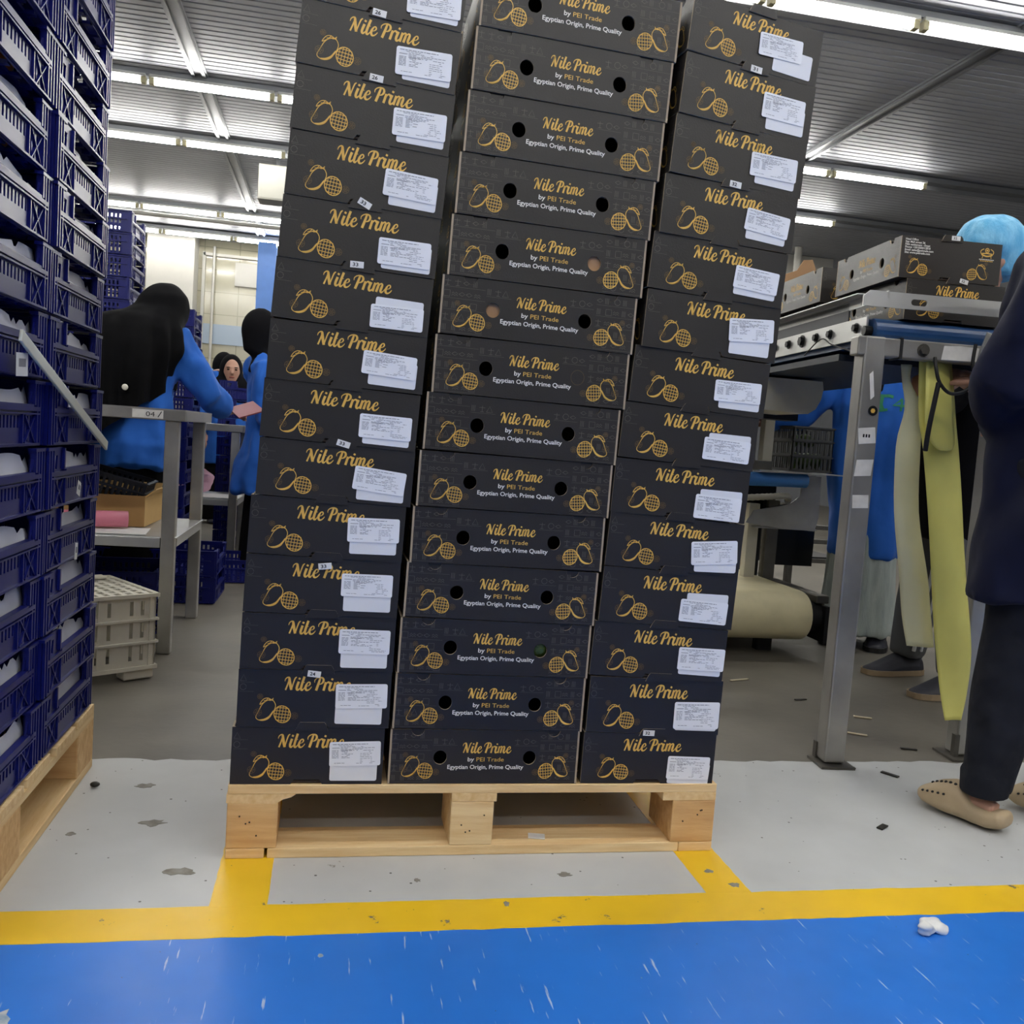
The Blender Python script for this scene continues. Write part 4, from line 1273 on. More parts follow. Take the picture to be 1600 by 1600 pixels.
# stop bar across the end, with a slot
def stop(b):
    hl = arc(0.075, 0.019, 0.0085, math.pi / 2, 1.5 * math.pi, 5) + arc(0.105, 0.019, 0.0085, -math.pi / 2, math.pi / 2, 5)
    b.plate([(-0.07, 0.0), (CWID + 0.05, 0.0), (CWID + 0.05, 0.042), (-0.052, 0.042), (-0.07, 0.026)], [hl], (0, -0.075, 1.299), X, Z, -Y, 0.004)
    b.box((0.0, -0.01, 1.334), (0.004, 0.13, 0.02))
cpart('stop_bar', M['alu'], stop)
cpart('roller_shaft', M['black_metal'], lambda b: b.tube([(-0.01, 0.03, 1.247), (CWID + 0.01, 0.03, 1.247)], 0.014, 10))
cpart('cross_beam', M['steel'], lambda b: b.box((0.18, -0.005, 1.198), (0.46, 0.05, 0.052)), 0.004)
cpart('beam_clamp', M['alu'], lambda b: (b.box((0.355, -0.032, 1.195), (0.09, 0.006, 0.06)), b.box((0.33, -0.03, 1.235), (0.03, 0.004, 0.05), rot=Matrix.Rotation(0.3, 3, 'Y'))), 0.001)
cpart('bolt', M['steel_dark'], lambda b: (b.tube([(0.14, -0.03, 1.198), (0.14, -0.042, 1.198)], 0.013, 6, smooth=False), b.tube([(0.14, -0.028, 1.198), (0.14, -0.033, 1.198)], 0.018, 14)))
cpart('cable_tie', M['rubber'], lambda b: b.box((0.075, -0.004, 1.198), (0.008, 0.058, 0.058)))
cpart('paper_remnant', M['tag'], lambda b: b.plate([(0.195, -0.022), (0.30, -0.02), (0.305, 0.018), (0.25, 0.02), (0.20, 0.017)], [], (0, -0.0306, 1.198), X, Z, -Y, 0.0004))
def leg(b):
    b.box((0.0, 0.0, 0.618), (0.062, 0.062, 1.216))
lg = cpart('leg', M['steel'], leg, 0.006)
def foot(b): b.box((0.0, -0.01, 0.004), (0.10, 0.10, 0.007)); b.box((-0.025, 0.03, 0.03), (0.02, 0.02, 0.05))
cpart('foot_plate', M['steel_dark'], foot, 0, lg)
def tags():
    for z0, z1, w, sk in ((0.925, 0.975, 0.055, .006), (0.835, 0.885, 0.045, -.004), (0.745, 0.785, 0.05, .003), (1.05, 1.13, 0.02, .01)):
        b = MB(); b.plate([(-w / 2 + sk, z0), (w / 2, z0 + abs(sk)), (w / 2 - sk, z1), (-w / 2, z1 - abs(sk))], [], (0, -0.0315, 0), X, Z, -Y, 0.0004)
        if z0 == 0.925:
            for q in range(3): b.quad(-0.012 + q * .008, 0.945, -0.007 + q * .008, 0.954, (0, -0.0319, 0), X, Z, 1)
        b.build('paper_remnant', [M['tag'], M['ink_black']], lg)
tags()
cpart('round_sticker', M['black_metal'], lambda b: b.disc((0.01, 1.02), 0.014, (0, -0.0318, 0), X, Z), 0, lg)
cpart('round_sticker', M['gold'], lambda b: b.disc((0.01, 1.02), 0.007, (0, -0.0322, 0), X, Z, n=6), 0, lg)
lg2 = cpart('leg', M['steel'], lambda b: b.box((0.463, 0.11, 0.615), (0.05, 0.06, 1.21)), 0.005)
cpart('foot_plate', M['steel_dark'], lambda b: b.box((0.458, 0.10, 0.004), (0.10, 0.11, 0.007)), 0, lg2)
cpart('bracket', M['steel_dark'], lambda b: b.box((0.433, 0.08, 0.04), (0.014, 0.02, 0.07)), 0, lg2)
cpart('bracket', M['steel_dark'], lambda b: b.box((0.436, 0.11, 0.2), (0.015, 0.02, 0.03)), 0, lg2)
for u in (0.03, 0.49):
    cpart('leg', M['steel'], lambda b: b.box((u, CLEN - 0.1, 0.6), (0.05, 0.05, 1.18)), 0.005)
# black cable loop hanging on the beam
def loc2w(p):
    return CX + Matrix.Rotation(CA, 3, 'Z') @ Vector(p)
pts = [(0.315, -0.04, 1.225), (0.312, -0.04, 1.17), (0.318, -0.05, 1.135), (0.295, -0.05, 1.095), (0.25, -0.05, 1.083), (0.215, -0.05, 1.11), (0.203, -0.045, 1.15), (0.205, -0.03, 1.18)]
b = MB(); b.tube(smoothline(pts, 6), 0.005, 8)
pts2 = [(0.212, -0.05, 1.11), (0.205, -0.05, 1.05), (0.200, -0.045, 0.98), (0.205, -0.03, 0.92)]
cb_ = b.build('cable_loop', M['rubber'])
b = MB(); b.tube(smoothline(pts2, 6), 0.007, 8); b.build('hanging_band', M['rubber'], cb_)  # black band hung at the dark gap between the film strips
cb_.location = CX - Vector((0.03, 0, 0)); cb_.rotation_euler = (0, 0, CA)
tag(cb_, 'black cable loop hanging from the conveyor beam', 'cable')
b = MB(); b.tube(smoothline([(-0.012, 0.42, 1.21), (-0.014, 0.3, 1.25), (-0.012, 0.22, 1.225), (0.0, 0.08, 1.19)], 5), 0.0022, 6)
o = b.build('thin_wire', M['rubber']); o.location = CX; o.rotation_euler = (0, 0, CA); tag(o, 'thin black wire looped on the conveyor side plate', 'wire')

# cartons riding on the belt (local coordinates of the conveyor)
def conv_carton(u, v, z, rz, label, st=None, ho=False, me=CARTON):
    o = bpy.data.objects.new('fruit_carton', me); C.objects.link(o)
    o.location = loc2w((u, v, z)); o.rotation_euler = (0, 0, CA + rz + (math.pi if ho else 0))
    tag(o, label, 'box', 'black fruit cartons on the conveyor')
    s = 1 if ho else -1
    t = put('locking_tab', TAB, o, (-0.0025 * s * -1, s * (CD / 2 + 0.0033), CH), 0, math.pi if ho else 0)
    if st:
        sticker(st[0], o, st[1], s * (CD / 2 + 0.0046), CH + st[2], st[3], math.pi if ho else 0)
    return o
bt = 1.2838
c0 = 0.062 + CW / 2
conv_carton(c0 + 0.02, CD / 2 + 0.0, bt, R(1.5), 'lower carton at the near end of the conveyor, gold lettering half behind the steel bar', ('32', 0.018, 0.003, 0.2))
conv_carton(c0, CD / 2 + 0.0, bt + 0.1155, 0.0, 'upper carton at the near end of the conveyor, office address and emblem on its end', ('32', -0.0065, 0.004, 0.0), True)
conv_carton(c0 + 0.01, CD * 1.5 + 0.11, bt, R(-1), 'lower carton of the second pair along the conveyor')
conv_carton(c0 - 0.01, CD * 1.5 + 0.10, bt + 0.1155, R(1), 'upper carton of the second pair along the conveyor, thumb notches along its top')
conv_carton(c0 + 0.03, CD * 2.5 + 0.22, bt, R(1), 'lower carton of the third pair along the conveyor, mostly hidden')
oc = conv_carton(c0 + 0.0, CD * 2.5 + 0.21, bt + 0.1155, R(1), 'upper carton of the third pair along the conveyor, with a raised brown flap')
b = MB(); b.plate([(-0.05, 0), (0.05, 0), (0.075, 0.10), (0.055, 0.135), (0.02, 0.13), (0.0, 0.09), (-0.05, 0.07)], [], (0, 0, 0), X, Z, -Y, 0.004)
f = b.build('raised_flap', M['kraft'], oc); f.location = (-0.04, -CD / 2 + 0.02, CH); f.rotation_euler = (0.2, 0, 0); f['label'] = 'raised unprinted brown flap'

# curved sheet guard beneath the belt
b = MB()
prof = [(-0.2, 0.0), (0.16, 0.0)] + arc(0.12, 0.0, 0.07, 0, 0, 1)[:0] + [(0.165, -0.03), (0.158, -0.07), (0.14, -0.105), (0.11, -0.125), (-0.2, -0.118)]
b.plate(prof[::-1], [], (0, 0, 0), X, Z, -Y, 0.25)
o = b.build('sheet_guard', M['olive'], loc=(1.785, 1.38, 1.17), bevel=0.004); tag(o, 'olive sheet metal guard with rounded corner under the belt', 'guard')
bl = MB(); bl.box((0.15, 0.35, -0.06), (0.16, 0.1, 0.16)); bl.build('dark_bracket', M['black_metal'], o)

# ------------------------------------------------------------------ sorting machine behind: frame, rollers, lower belt
sm = empty('sorting_frame', (2.2, 2.25, 0)); tag(sm, 'dark steel sorting frame with a blue roller between stack and conveyor leg', 'machine')
def spart(name, m, fn, bevel=0.0, parent=None):
    b = MB(); fn(b); o = b.build(name, m, parent or sm, bevel=bevel); return o
spart('upper_post', M['olive'], lambda b: b.box((-0.035, 0.0, 0.99), (0.05, 0.05, 0.34)), 0.003)
spart('post', M['olive'], lambda b: b.box((-0.05, 0.05, 0.40), (0.055, 0.05, 0.5)), 0.003)
spart('post', M['steel_dark'], lambda b: b.box((0.075, 0.1, 0.41), (0.06, 0.05, 0.52)), 0.003)
spart('post', M['black_metal'], lambda b: b.box((0.01, 0.12, 0.41), (0.04, 0.04, 0.52)), 0.003)
spart('cross_rail', M['steel_dark'], lambda b: b.box((-0.22, -0.01, 0.835), (0.42, 0.05, 0.045)), 0.003)
spart('tray_ledge', M['alu'], lambda b: b.box((0.1, 0.03, 0.812), (0.42, 0.3, 0.006)), 0.001)
spart('blue_roller', M['roller_blue'], lambda b: b.tube([(-0.4, -0.06, 0.765), (0.155, -0.06, 0.775)], 0.033, 18))
spart('bracket_plate', M['steel'], lambda b: (b.plate([(-0.12, 0.56), (0.02, 0.545), (0.24, 0.535), (0.255, 0.60), (0.25, 0.80), (0.155, 0.80), (0.15, 0.70), (0.10, 0.66), (-0.08, 0.62)], [[(0.09 + 0.018 * math.cos(t * .5236), 0.675 + 0.018 * math.sin(t * .5236) ) for t in range(12)]], (0, -0.03, 0), X, Z, -Y, 0.006), b.box((0.1, 0.05, 0.54), (0.32, 0.14, 0.006))), 0.0)
spart('dark_back_panel', M['black_metal'], lambda b: b.box((-0.16, 0.12, 0.7), (0.5, 0.04, 0.16)))
spart('dark_box', M['black_metal'], lambda b: b.box((0.26, 0.28, 0.45), (0.2, 0.2, 0.22)))
b = MB()
pts = smoothline([(1.78, 2.12, 0.685), (1.95, 2.11, 0.68), (2.12, 2.12, 0.692), (2.24, 2.16, 0.70), (2.29, 2.22, 0.685)], 12)
b.tube(pts, [0.014 + 0.0022 * (i % 2) for i in range(len(pts))], 10)
o = b.build('corrugated_hose', mat('hose_plastic', '#a39f8f', 0.5)); tag(o, 'pale corrugated hose below the blue roller', 'hose')
# shelf frame further back
sf = empty('low_rack', (2.55, 2.95, 0)); tag(sf, 'low dark rack on the floor behind the sorting frame', 'rack')
def rpart(name, fn, m='steel_dark'):
    b = MB(); fn(b); b.build(name, M[m], sf, bevel=0.002)
for z in (0.31, 0.42, 0.50):
    rpart('rail', lambda b: b.box((0.05, 0, z), (0.9, 0.04, 0.025)))
for u in (-0.36, 0.16, 0.45):
    rpart('leg', lambda b: b.box((u, 0, 0.25), (0.035, 0.035, 0.5)))
rpart('shelf', lambda b: b.box((0.05, 0.2, 0.325), (0.88, 0.4, 0.012)), 'black_metal')

# grey crate of green fruit on the tray
def grey_crate(name, L, W, H, label, loc, mt='crate_grey'):
    b = MB()
    for s in (-1, 1):
        for ax in (0, 1):
            U = Vector((0, s, 0)) if ax else Vector((-s, 0, 0)); N = Vector((s, 0, 0)) if ax else Vector((0, s, 0))
            hw = (W if ax else L) / 2; O = N * ((L if ax else W) / 2)
            holes = []
            n = int(2 * hw / 0.022)
            for k in range(n):
                u = -hw + 0.02 + k * (2 * hw - 0.04) / max(1, n - 1)
                for z0, z1 in ((0.012, H * .3), (H * .38, H * .64), (H * .72, H - 0.015)):
                    holes.append([(u - .006, z0), (u + .006, z0), (u + .006, z1), (u - .006, z1)])
            b.plate([(-hw, 0), (hw, 0), (hw, H), (-hw, H)], holes, O, U, Z, N, 0.004)
            for z in (0.005, H * .34, H * .68, H - 0.005):
                b.box(O + N * 0.003 + Z * z, (0.008, 2 * hw, 0.006) if ax else (2 * hw, 0.008, 0.006))
    b.box((0, 0, 0.004), (L - 0.01, W - 0.01, 0.006))
    o = b.build(name, M[mt], loc=loc); tag(o, label, 'crate'); return o
grey_crate('fruit_crate', 0.21, 0.3, 0.215, 'dark grey slatted crate of green fruit on the tray ledge', (2.385, 2.36, 0.818))
for i in range(8):
    b = MB(); b.ell((0, 0, 0), (0.028, 0.03, 0.042)); o = b.build('green_fruit', M['avocado'])
    o.location = (2.325 + 0.058 * (i % 3), 2.27 + 0.065 * ((i // 3) % 2), 0.868 + 0.085 * (i // 6) + 0.002 * i); o.rotation_euler = (0.3 * i, 0.2, i)
    tag(o, 'green fruit behind the bars of the dark grey slatted crate', 'fruit', 'green fruit in the grey crate')
grey_crate('fruit_crate', 0.16, 0.3, 0.25, 'dark crate left of the olive post on the sorting frame', (2.03, 2.42, 0.86))
b = MB(); b.box((0, 0, 0), (0.08, 0.06, 0.018)); b.box((-.01, 0, .02), (0.05, 0.05, 0.018)); o = b.build('paper_stack', M['paper'], loc=(2.06, 2.24, 1.122)); tag(o, 'small stack of white paper on the dark crate', 'paper')

dk = grey_crate('fruit_crate', 0.42, 0.27, 0.14, 'dark navy crate tilted inside the brown cardboard box on the shelf', (-0.80, 2.10, 0.512), 'crate_dark')
dk.rotation_euler = (0.0, 0.24, 0.05)
# low cream belt conveyor
lc = empty('low_belt_conveyor', (2.02, 1.9, 0)); tag(lc, 'low conveyor with a rounded cream belt end beside the carton stack', 'conveyor')
def lpart(name, m, fn, bevel=0.0):
    b = MB(); fn(b); return b.build(name, m, lc, bevel=bevel)
def cbelt(b):
    r = 0.108; zc = 0.185; n = 16; Lb = 1.9
    prof = [(-r * math.sin(math.pi * i / n) + 0.0, zc + r * math.cos(math.pi * i / n)) for i in range(n + 1)] + [(Lb, zc - r), (Lb, zc + r)]
    m = len(prof)
    xs = (-0.5, 0.205, 0.215)
    rr = (1, 1, 0.94)
    V = []
    for x, k in zip(xs, rr):
        V += [(x, p[0] * (k if p[0] < 0 else 1), zc + (p[1] - zc) * k) for p in prof]
    F = []
    for q in range(2):
        for i in range(m):
            j = (i + 1) % m
            F.append((q * m + i, q * m + j, (q + 1) * m + j, (q + 1) * m + i))
    b.add(V, F, 0, True)
    b.add(V[:m], [tuple(range(m - 1, -1, -1))]); b.add(V[2 * m:], [tuple(range(m))])
lpart('belt', M['belt_cream'], cbelt)
lpart('side_rail', M['steel_dark'], lambda b: (b.box((0.285, 0.95, 0.265), (0.06, 2.0, 0.035)), b.box((0.29, 0.95, 0.2), (0.012, 2.0, 0.12))), 0.004)
lpart('end_bearing', M['black_metal'], lambda b: (b.tube([(0.216, 0.0, 0.185), (0.29, 0.0, 0.185)], 0.07, 16), b.box((0.29, -0.02, 0.16), (0.02, 0.14, 0.16)), b.tube([(0.3, -0.03, 0.2), (0.33, -0.03, 0.2)], 0.03, 8)))
for x, yv in ((0.1, 0.12), (-0.3, 0.12), (0.1, 1.6)):
    lpart('leg', M['black_metal'], lambda b: b.box((x, yv, 0.055), (0.07, 0.05, 0.11)))
# ------------------------------------------------------------------ people
def frame(a):
    f = Vector((math.cos(a), math.sin(a), 0)); r = Vector((math.sin(a), -math.cos(a), 0))
    return f, r, Matrix((r, f, Z)).transposed()

def joints(x, y, face, h=1.65, z0=0.0, **kw):
    f, r, m = frame(R(face))
    k = h / 1.7
    B = Vector((x, y, z0))
    J = dict(B=B, f=f, r=r, m=m, h=h, k=k)
    J['hip'] = B + Z * 0.90 * k
    J['sho'] = B + Z * 1.40 * k
    J['head'] = B + Z * 1.575 * k + f * 0.02
    for s, n in ((-1, 'L'), (1, 'R')):
        J['sh' + n] = J['sho'] + r * s * 0.175 * k
        J['el' + n] = J['sh' + n] + Z * -0.29 * k + r * s * 0.05
        J['wr' + n] = J['el' + n] + Z * -0.24 * k + f * 0.06
        J['hd' + n] = J['wr' + n] + Z * -0.09 * k + f * 0.02
        J['hp' + n] = J['hip'] + r * s * 0.09 * k
        J['kn' + n] = B + r * s * 0.10 * k + Z * 0.49 * k + f * 0.015
        J['an' + n] = B + r * s * 0.10 * k + Z * 0.085 * k - f * 0.02
        J['to' + n] = B + r * s * 0.11 * k + Z * 0.03 * k + f * 0.17
    for q, v in kw.items():
        J[q] = Vector(v)
    return J

def ring(c, rx, ry, r, f, n=22, tilt=None):
    return [c + r * (rx * math.cos(2 * math.pi * i / n)) + f * (ry * math.sin(2 * math.pi * i / n)) for i in range(n)]

def add_hand(b, J, n, curl=0.6):
    w, t = J['wr' + n], J['hd' + n]
    d = (t - w).normalized()
    side = d.cross(Z)
    side = (side if side.length > 0.2 else d.cross(J['r'])).normalized()
    nrm = d.cross(side).normalized()
    if nrm.z > 0: nrm = -nrm
    rot = Matrix((side, d, nrm)).transposed()
    b.ell(w + d * 0.055, (0.040, 0.052, 0.016), 0, 12, 7, rot)
    for i, (o, l) in enumerate(((-0.03, 0.062), (-0.010, 0.074), (0.011, 0.070), (0.031, 0.054))):
        p = w + d * 0.085 + side * o * 0.9
        a = 0.25 + 0.1 * i
        q = [p]
        ang = a * curl
        for sg in (0.42, 0.33, 0.25):
            ang += curl * 0.55
            q.append(q[-1] + (d * math.cos(ang) + nrm * math.sin(ang)) * l * sg)
        b.tube(q, [0.0098, 0.0094, 0.0088, 0.0078], 8)
    p = w + d * 0.03 - side * 0.03
    b.tube([p, p - side * 0.022 + d * 0.022 + nrm * 0.006, p - side * 0.028 + d * 0.05 + nrm * 0.016], [0.012, 0.0105, 0.0085], 8)

def build_body(name, label, J, voxel=0.009, curl=0.6):
    b = MB(); k = J['k']; f, r, m = J['f'], J['r'], J['m']
    hip, sho, hd = J['hip'], J['sho'], J['head']
    rings = [ring(hip + Z * -0.09 * k, .12 * k, .09 * k, r, f), ring(hip, .16 * k, .11 * k, r, f)]
    for t, rx, ry in ((.3, .14, .10), (.6, .15, .105), (.85, .155, .10), (1.0, .13, .08), (1.06, .07, .06)):
        rings.append(ring(hip.lerp(sho, t), rx * k, ry * k, r, f))
    b.rings(rings)
    b.tube([sho + Z * -0.03, hd + Z * -0.06 - f * 0.01], [0.055, 0.05], 12)
    b.ell(hd, (0.074, 0.092, 0.115), 0, 18, 11, m)
    b.ell(hd - Z * 0.055 + f * 0.03, (0.052, 0.058, 0.058), 0, 14, 8, m)
    b.tube([hd + f * 0.085 + Z * 0.02, hd + f * 0.108 - Z * 0.018, hd + f * 0.085 - Z * 0.026], [0.009, 0.014, 0.011], 8)
    b.ell(hd + f * 0.082 + Z * 0.032, (0.05, 0.014, 0.011), 0, 12, 6, m)
    for s in (-1, 1):
        b.ell(hd + r * s * 0.076 - f * 0.005 - Z * 0.005, (0.012, 0.022, 0.03), 0, 8, 6, m)
    for n in 'LR':
        b.tube([J['sh' + n].lerp(sho, .25), J['sh' + n], J['sh' + n].lerp(J['el' + n], .5), J['el' + n], J['el' + n].lerp(J['wr' + n], .4), J['wr' + n]], [.05 * k, .052 * k, .045 * k, .038 * k, .038 * k, .027 * k], 12)
        b.tube([J['wr' + n], J['wr' + n] + (J['hd' + n] - J['wr' + n]).normalized() * 0.03], [.027, .026], 10)
        add_hand(b, J, n, curl)
        b.tube([J['hp' + n], J['hp' + n].lerp(J['kn' + n], .5), J['kn' + n], J['kn' + n].lerp(J['an' + n], .35), J['an' + n]], [.085 * k, .072 * k, .052 * k, .052 * k, .036 * k], 12)
        a, t = J['an' + n], J['to' + n]
        d = (t - a); d.z = 0; d.normalize()
        b.tube([a - d * 0.035 - Z * 0.045, a + d * 0.03 - Z * 0.038, a + d * 0.08 - Z * 0.052, a + d * 0.12 - Z * 0.06], [.024, .030, .026, .015], 10)
    for i, p in enumerate(b.v):
        b.v[i] = (p[0] - J['B'].x, p[1] - J['B'].y, p[2] - J['B'].z)
    o = mesh_obj(name, fuse(b, voxel, 3), M['skin'])
    o.location = J['B']
    for s in (-1, 1):
        e = MB(); e.ell(hd - J['B'] + f * 0.083 + r * s * 0.03 + Z * 0.012, (0.013, 0.009, 0.006), 0, 8, 5, m); e.build('eye', M['eye'], o)
        e = MB(); e.ell(hd - J['B'] + f * 0.09 + r * s * 0.031 + Z * 0.03, (0.018, 0.006, 0.004), 0, 8, 5, m); e.build('eyebrow', M['hair'], o)
    e = MB(); e.ell(hd - J['B'] + f * 0.088 - Z * 0.052, (0.024, 0.008, 0.008), 0, 10, 5, m); e.build('mouth', M['lip'], o)
    tag(o, label, 'person')
    return o

def garment(name, J, root, m, shapes, voxel=0.013, smooth=4, fold=0.006, ffreq=(11, 11, 3.0), seed=0, calm=None):
    b = MB(); shapes(b)
    for i, p in enumerate(b.v):
        b.v[i] = (p[0] - J['B'].x, p[1] - J['B'].y, p[2] - J['B'].z)
    return mesh_obj(name, fuse(b, voxel, smooth, fold, ffreq, seed, calm), m, root)

def coat_shapes(J, hem, rx=.24, ry=.17, sho_r=.19, wide=1.0):
    k = J['k']; f, r = J['f'], J['r']
    hip, sho = J['hip'], J['sho']
    def go(b):
        hc = Vector((hip.x, hip.y, J['B'].z + hem))
        rings = [ring(hc, rx * k, ry * k, r, f), ring(hip.lerp(hc, .5), rx * .97 * k, ry * .98 * k, r, f), ring(hip, .215 * k * wide, .16 * k, r, f)]
        for t, a, c in ((.35, .19, .145), (.65, .195, .15), (.88, sho_r, .13), (1.0, .15, .105), (1.07, .085, .08)):
            rings.append(ring(hip.lerp(sho, t), a * k * wide, c * k, r, f))
        b.rings(rings)
        for n in 'LR':
            s, e, w = J['sh' + n], J['el' + n], J['wr' + n]
            b.tube([s.lerp(sho, .35), s, s.lerp(e, .5), e, e.lerp(w, .5), w], [.075 * k, .082 * k, .078 * k, .072 * k, .066 * k, .054 * k], 14)
    return go

def trouser_shapes(J, r0=.095, r1=.06, low=0.0, hipk=1.0):
    k = J['k']
    def go(b):
        b.rings([ring(J['hip'] + Z * 0.08, .165 * k * hipk, .125 * k * hipk, J['r'], J['f']), ring(J['hip'], .175 * k * hipk, .13 * k * hipk, J['r'], J['f']), ring(J['hip'] - Z * 0.1, .15 * k, .11 * k, J['r'], J['f'])])
        for n in 'LR':
            b.tube([J['hp' + n], J['hp' + n].lerp(J['kn' + n], .5), J['kn' + n], J['kn' + n].lerp(J['an' + n], .5), J['an' + n] + Z * low], [r0 * k, r0 * .92 * k, (r0 + r1) / 2 * k, (r0 + r1) / 2.1 * k, r1 * k], 14)
    return go

def skirt_shapes(J, top, hem, rt=(.17, .12), rb=(.21, .17)):
    c = J['hip']
    def go(b):
        b.rings([ring(Vector((c.x, c.y, J['B'].z + hem + (top - hem) * t)), rb[0] + (rt[0] - rb[0]) * t, rb[1] + (rt[1] - rb[1]) * t, J['r'], J['f']) for t in (0, .25, .5, .75, 1)])
    return go

def shoe(J, root, n, m, msole=None, name='shoe', w=.048, L=None, hh=.085):
    a, t = J['an' + n] - J['B'], J['to' + n] - J['B']
    d = t - a; d.z = 0; d.normalize()
    q = Vector((-d.y, d.x, 0))
    zf = min(a.z - 0.085, t.z - 0.03)
    L = L or 0.28
    heel = Vector((a.x, a.y, 0)) - d * 0.075
    b = MB()
    prof = [(0.0, .6, .07), (.03, .88, .09), (.08, .95, hh + .015), (.13, 1.0, .092), (.18, 1.08, .068), (.23, 1.0, .045), (L - .015, .75, .036), (L, .4, .028)]
    rings = []
    for x, ww, zz in prof:
        c = heel + d * x
        rings.append([c + q * (ww * w * math.cos(s)) + Z * (0.012 + max(0.0, (zz - .012)) * max(0, math.sin(s))) for s in [2 * math.pi * i / 18 for i in range(18)]])
    b.rings(rings)
    o = mesh_obj(name, fuse(b, 0.006, 2), m, root)
    if msole:
        s_ = MB()
        out = []
        for x, ww, zz in prof: out.append((x, ww * w * 1.08))
        pl = [(p[0], p[1]) for p in out] + [(p[0], -p[1]) for p in reversed(out)]
        s_.plate(pl[::-1], [], heel + Z * 0.024, d, q, Z, 0.022)
        s_.build('sole', msole, o, bevel=0.004)
    return o

def project_print(name, target, build_fn, m, root, n=-1):
    """lay flat lettering drawn in the x-z plane onto the front of a garment"""
    b = MB(); build_fn(b)
    tm = target.data
    bv = BVHTree.FromPolygons([v.co for v in tm.vertices], [tuple(p.vertices) for p in tm.polygons])
    bm = bmesh.new(); me = b.mesh(name, [m]); bm.from_mesh(me)
    bmesh.ops.subdivide_edges(bm, edges=[e for e in bm.edges if e.calc_length() > 0.02], cuts=3)
    bm.to_mesh(me); bm.free()
    for v in me.vertices:
        hit = bv.ray_cast(Vector((v.co.x, -3, v.co.z)), Vector((0, 1, 0)))
        if hit[0] is not None:
            v.co = hit[0] + Vector((0, -0.003, 0))
    o = bpy.data.objects.new(name, me); C.objects.link(o); o.parent = root
    return o

def scarf(J, back=.03, drape=.16, wide=.17, deep=.14):
    hd, f, r, m, sho = J['head'], J['f'], J['r'], J['m'], J['sho']
    def go(b):
        b.ell(hd - f * back + Z * 0.018, (.096, .106, .132), 0, 20, 12, m)
        b.rings([ring(hd - f * 0.02 - Z * 0.02, .09, .095, r, f), ring(hd - f * 0.02 - Z * 0.10, .082, .085, r, f), ring(sho + Z * 0.03, .115, .10, r, f), ring(sho - Z * 0.04, wide, .125, r, f), ring(sho - Z * drape, wide * 1.08, deep, r, f)])
    return go

# --- woman in the long black cape, bending over the crates behind the first table
J = joints(-0.80, 2.80, 62, 1.56, hip=(-0.79, 2.80, 0.84), sho=(-0.745, 2.84, 1.22), head=(-0.672, 2.87, 1.375),
           shR=(-0.60, 2.80, 1.21), elR=(-0.445, 2.84, 0.985), wrR=(-0.40, 3.01, 0.915), hdR=(-0.33, 3.08, 0.92),
           shL=(-0.89, 2.92, 1.22), elL=(-0.93, 3.05, 1.02), wrL=(-0.80, 3.20, 0.93), hdL=(-0.74, 3.27, 0.92))
p = build_body('person', 'woman in a long black cape and blue coat bending behind the steel table', J)
garment('coat', J, p, M['blue_coat'], coat_shapes(J, 0.62, .25, .18, .19), fold=0.028, ffreq=(15, 15, 5), seed=3)
garment('skirt', J, p, M['black_cloth'], skirt_shapes(J, 0.75, 0.02, (.19, .14), (.24, .19)), fold=0.012)
for n in 'LR': shoe(J, p, n, M['shoe'], M['rubber'])
def cape(b):
    hd = J['head']
    b.ell(hd + Vector((-0.005, -0.005, 0.005)), (.118, .125, .125), 0, 20, 12)
    P = [(Vector((-0.675, 2.86, 1.44)), .11, .115), (Vector((-0.69, 2.85, 1.38)), .122, .122)]
    b.rings([ring(c, a, e, X, Y) for c, a, e in P] + [ring(Vector((-0.73, 2.83, 1.345)), .155, .15, X, Y), ring(Vector((-0.785, 2.81, 1.315)), .205, .18, X, Y), ring(Vector((-0.805, 2.80, 1.27)), .24, .20, X, Y), ring(Vector((-0.815, 2.78, 1.17)), .252, .215, X, Y), ring(Vector((-0.845, 2.77, 1.05)), .25, .22, X, Y), ring(Vector((-0.87, 2.77, 0.90)), .25, .225, X, Y), ring(Vector((-0.89, 2.77, 0.72)), .265, .23, X, Y), ring(Vector((-0.90, 2.77, 0.52)), .28, .235, X, Y)])
cp = garment('cape', J, p, M['black_cloth'], cape, voxel=0.014, smooth=12, fold=0.045, ffreq=(19, 12, 1.6), seed=5, calm=1.36)
bm = bmesh.new(); bm.from_mesh(cp.data)
bmesh.ops.bisect_plane(bm, geom=bm.verts[:] + bm.edges[:] + bm.faces[:], plane_co=Vector((-1.1, 2.6, 0.60)) - J['B'], plane_no=Vector((-0.80, 0.0, 1.0)), clear_inner=True)
bm.to_mesh(cp.data); bm.free()
b = MB(); b.ell((0, 0, 0), (.014, .006, .014), 0, 14, 6)
bt_ = b.build('button', M['button'], p); bt_.location = Vector((-0.775, 2.548, 0.985)) - J['B']

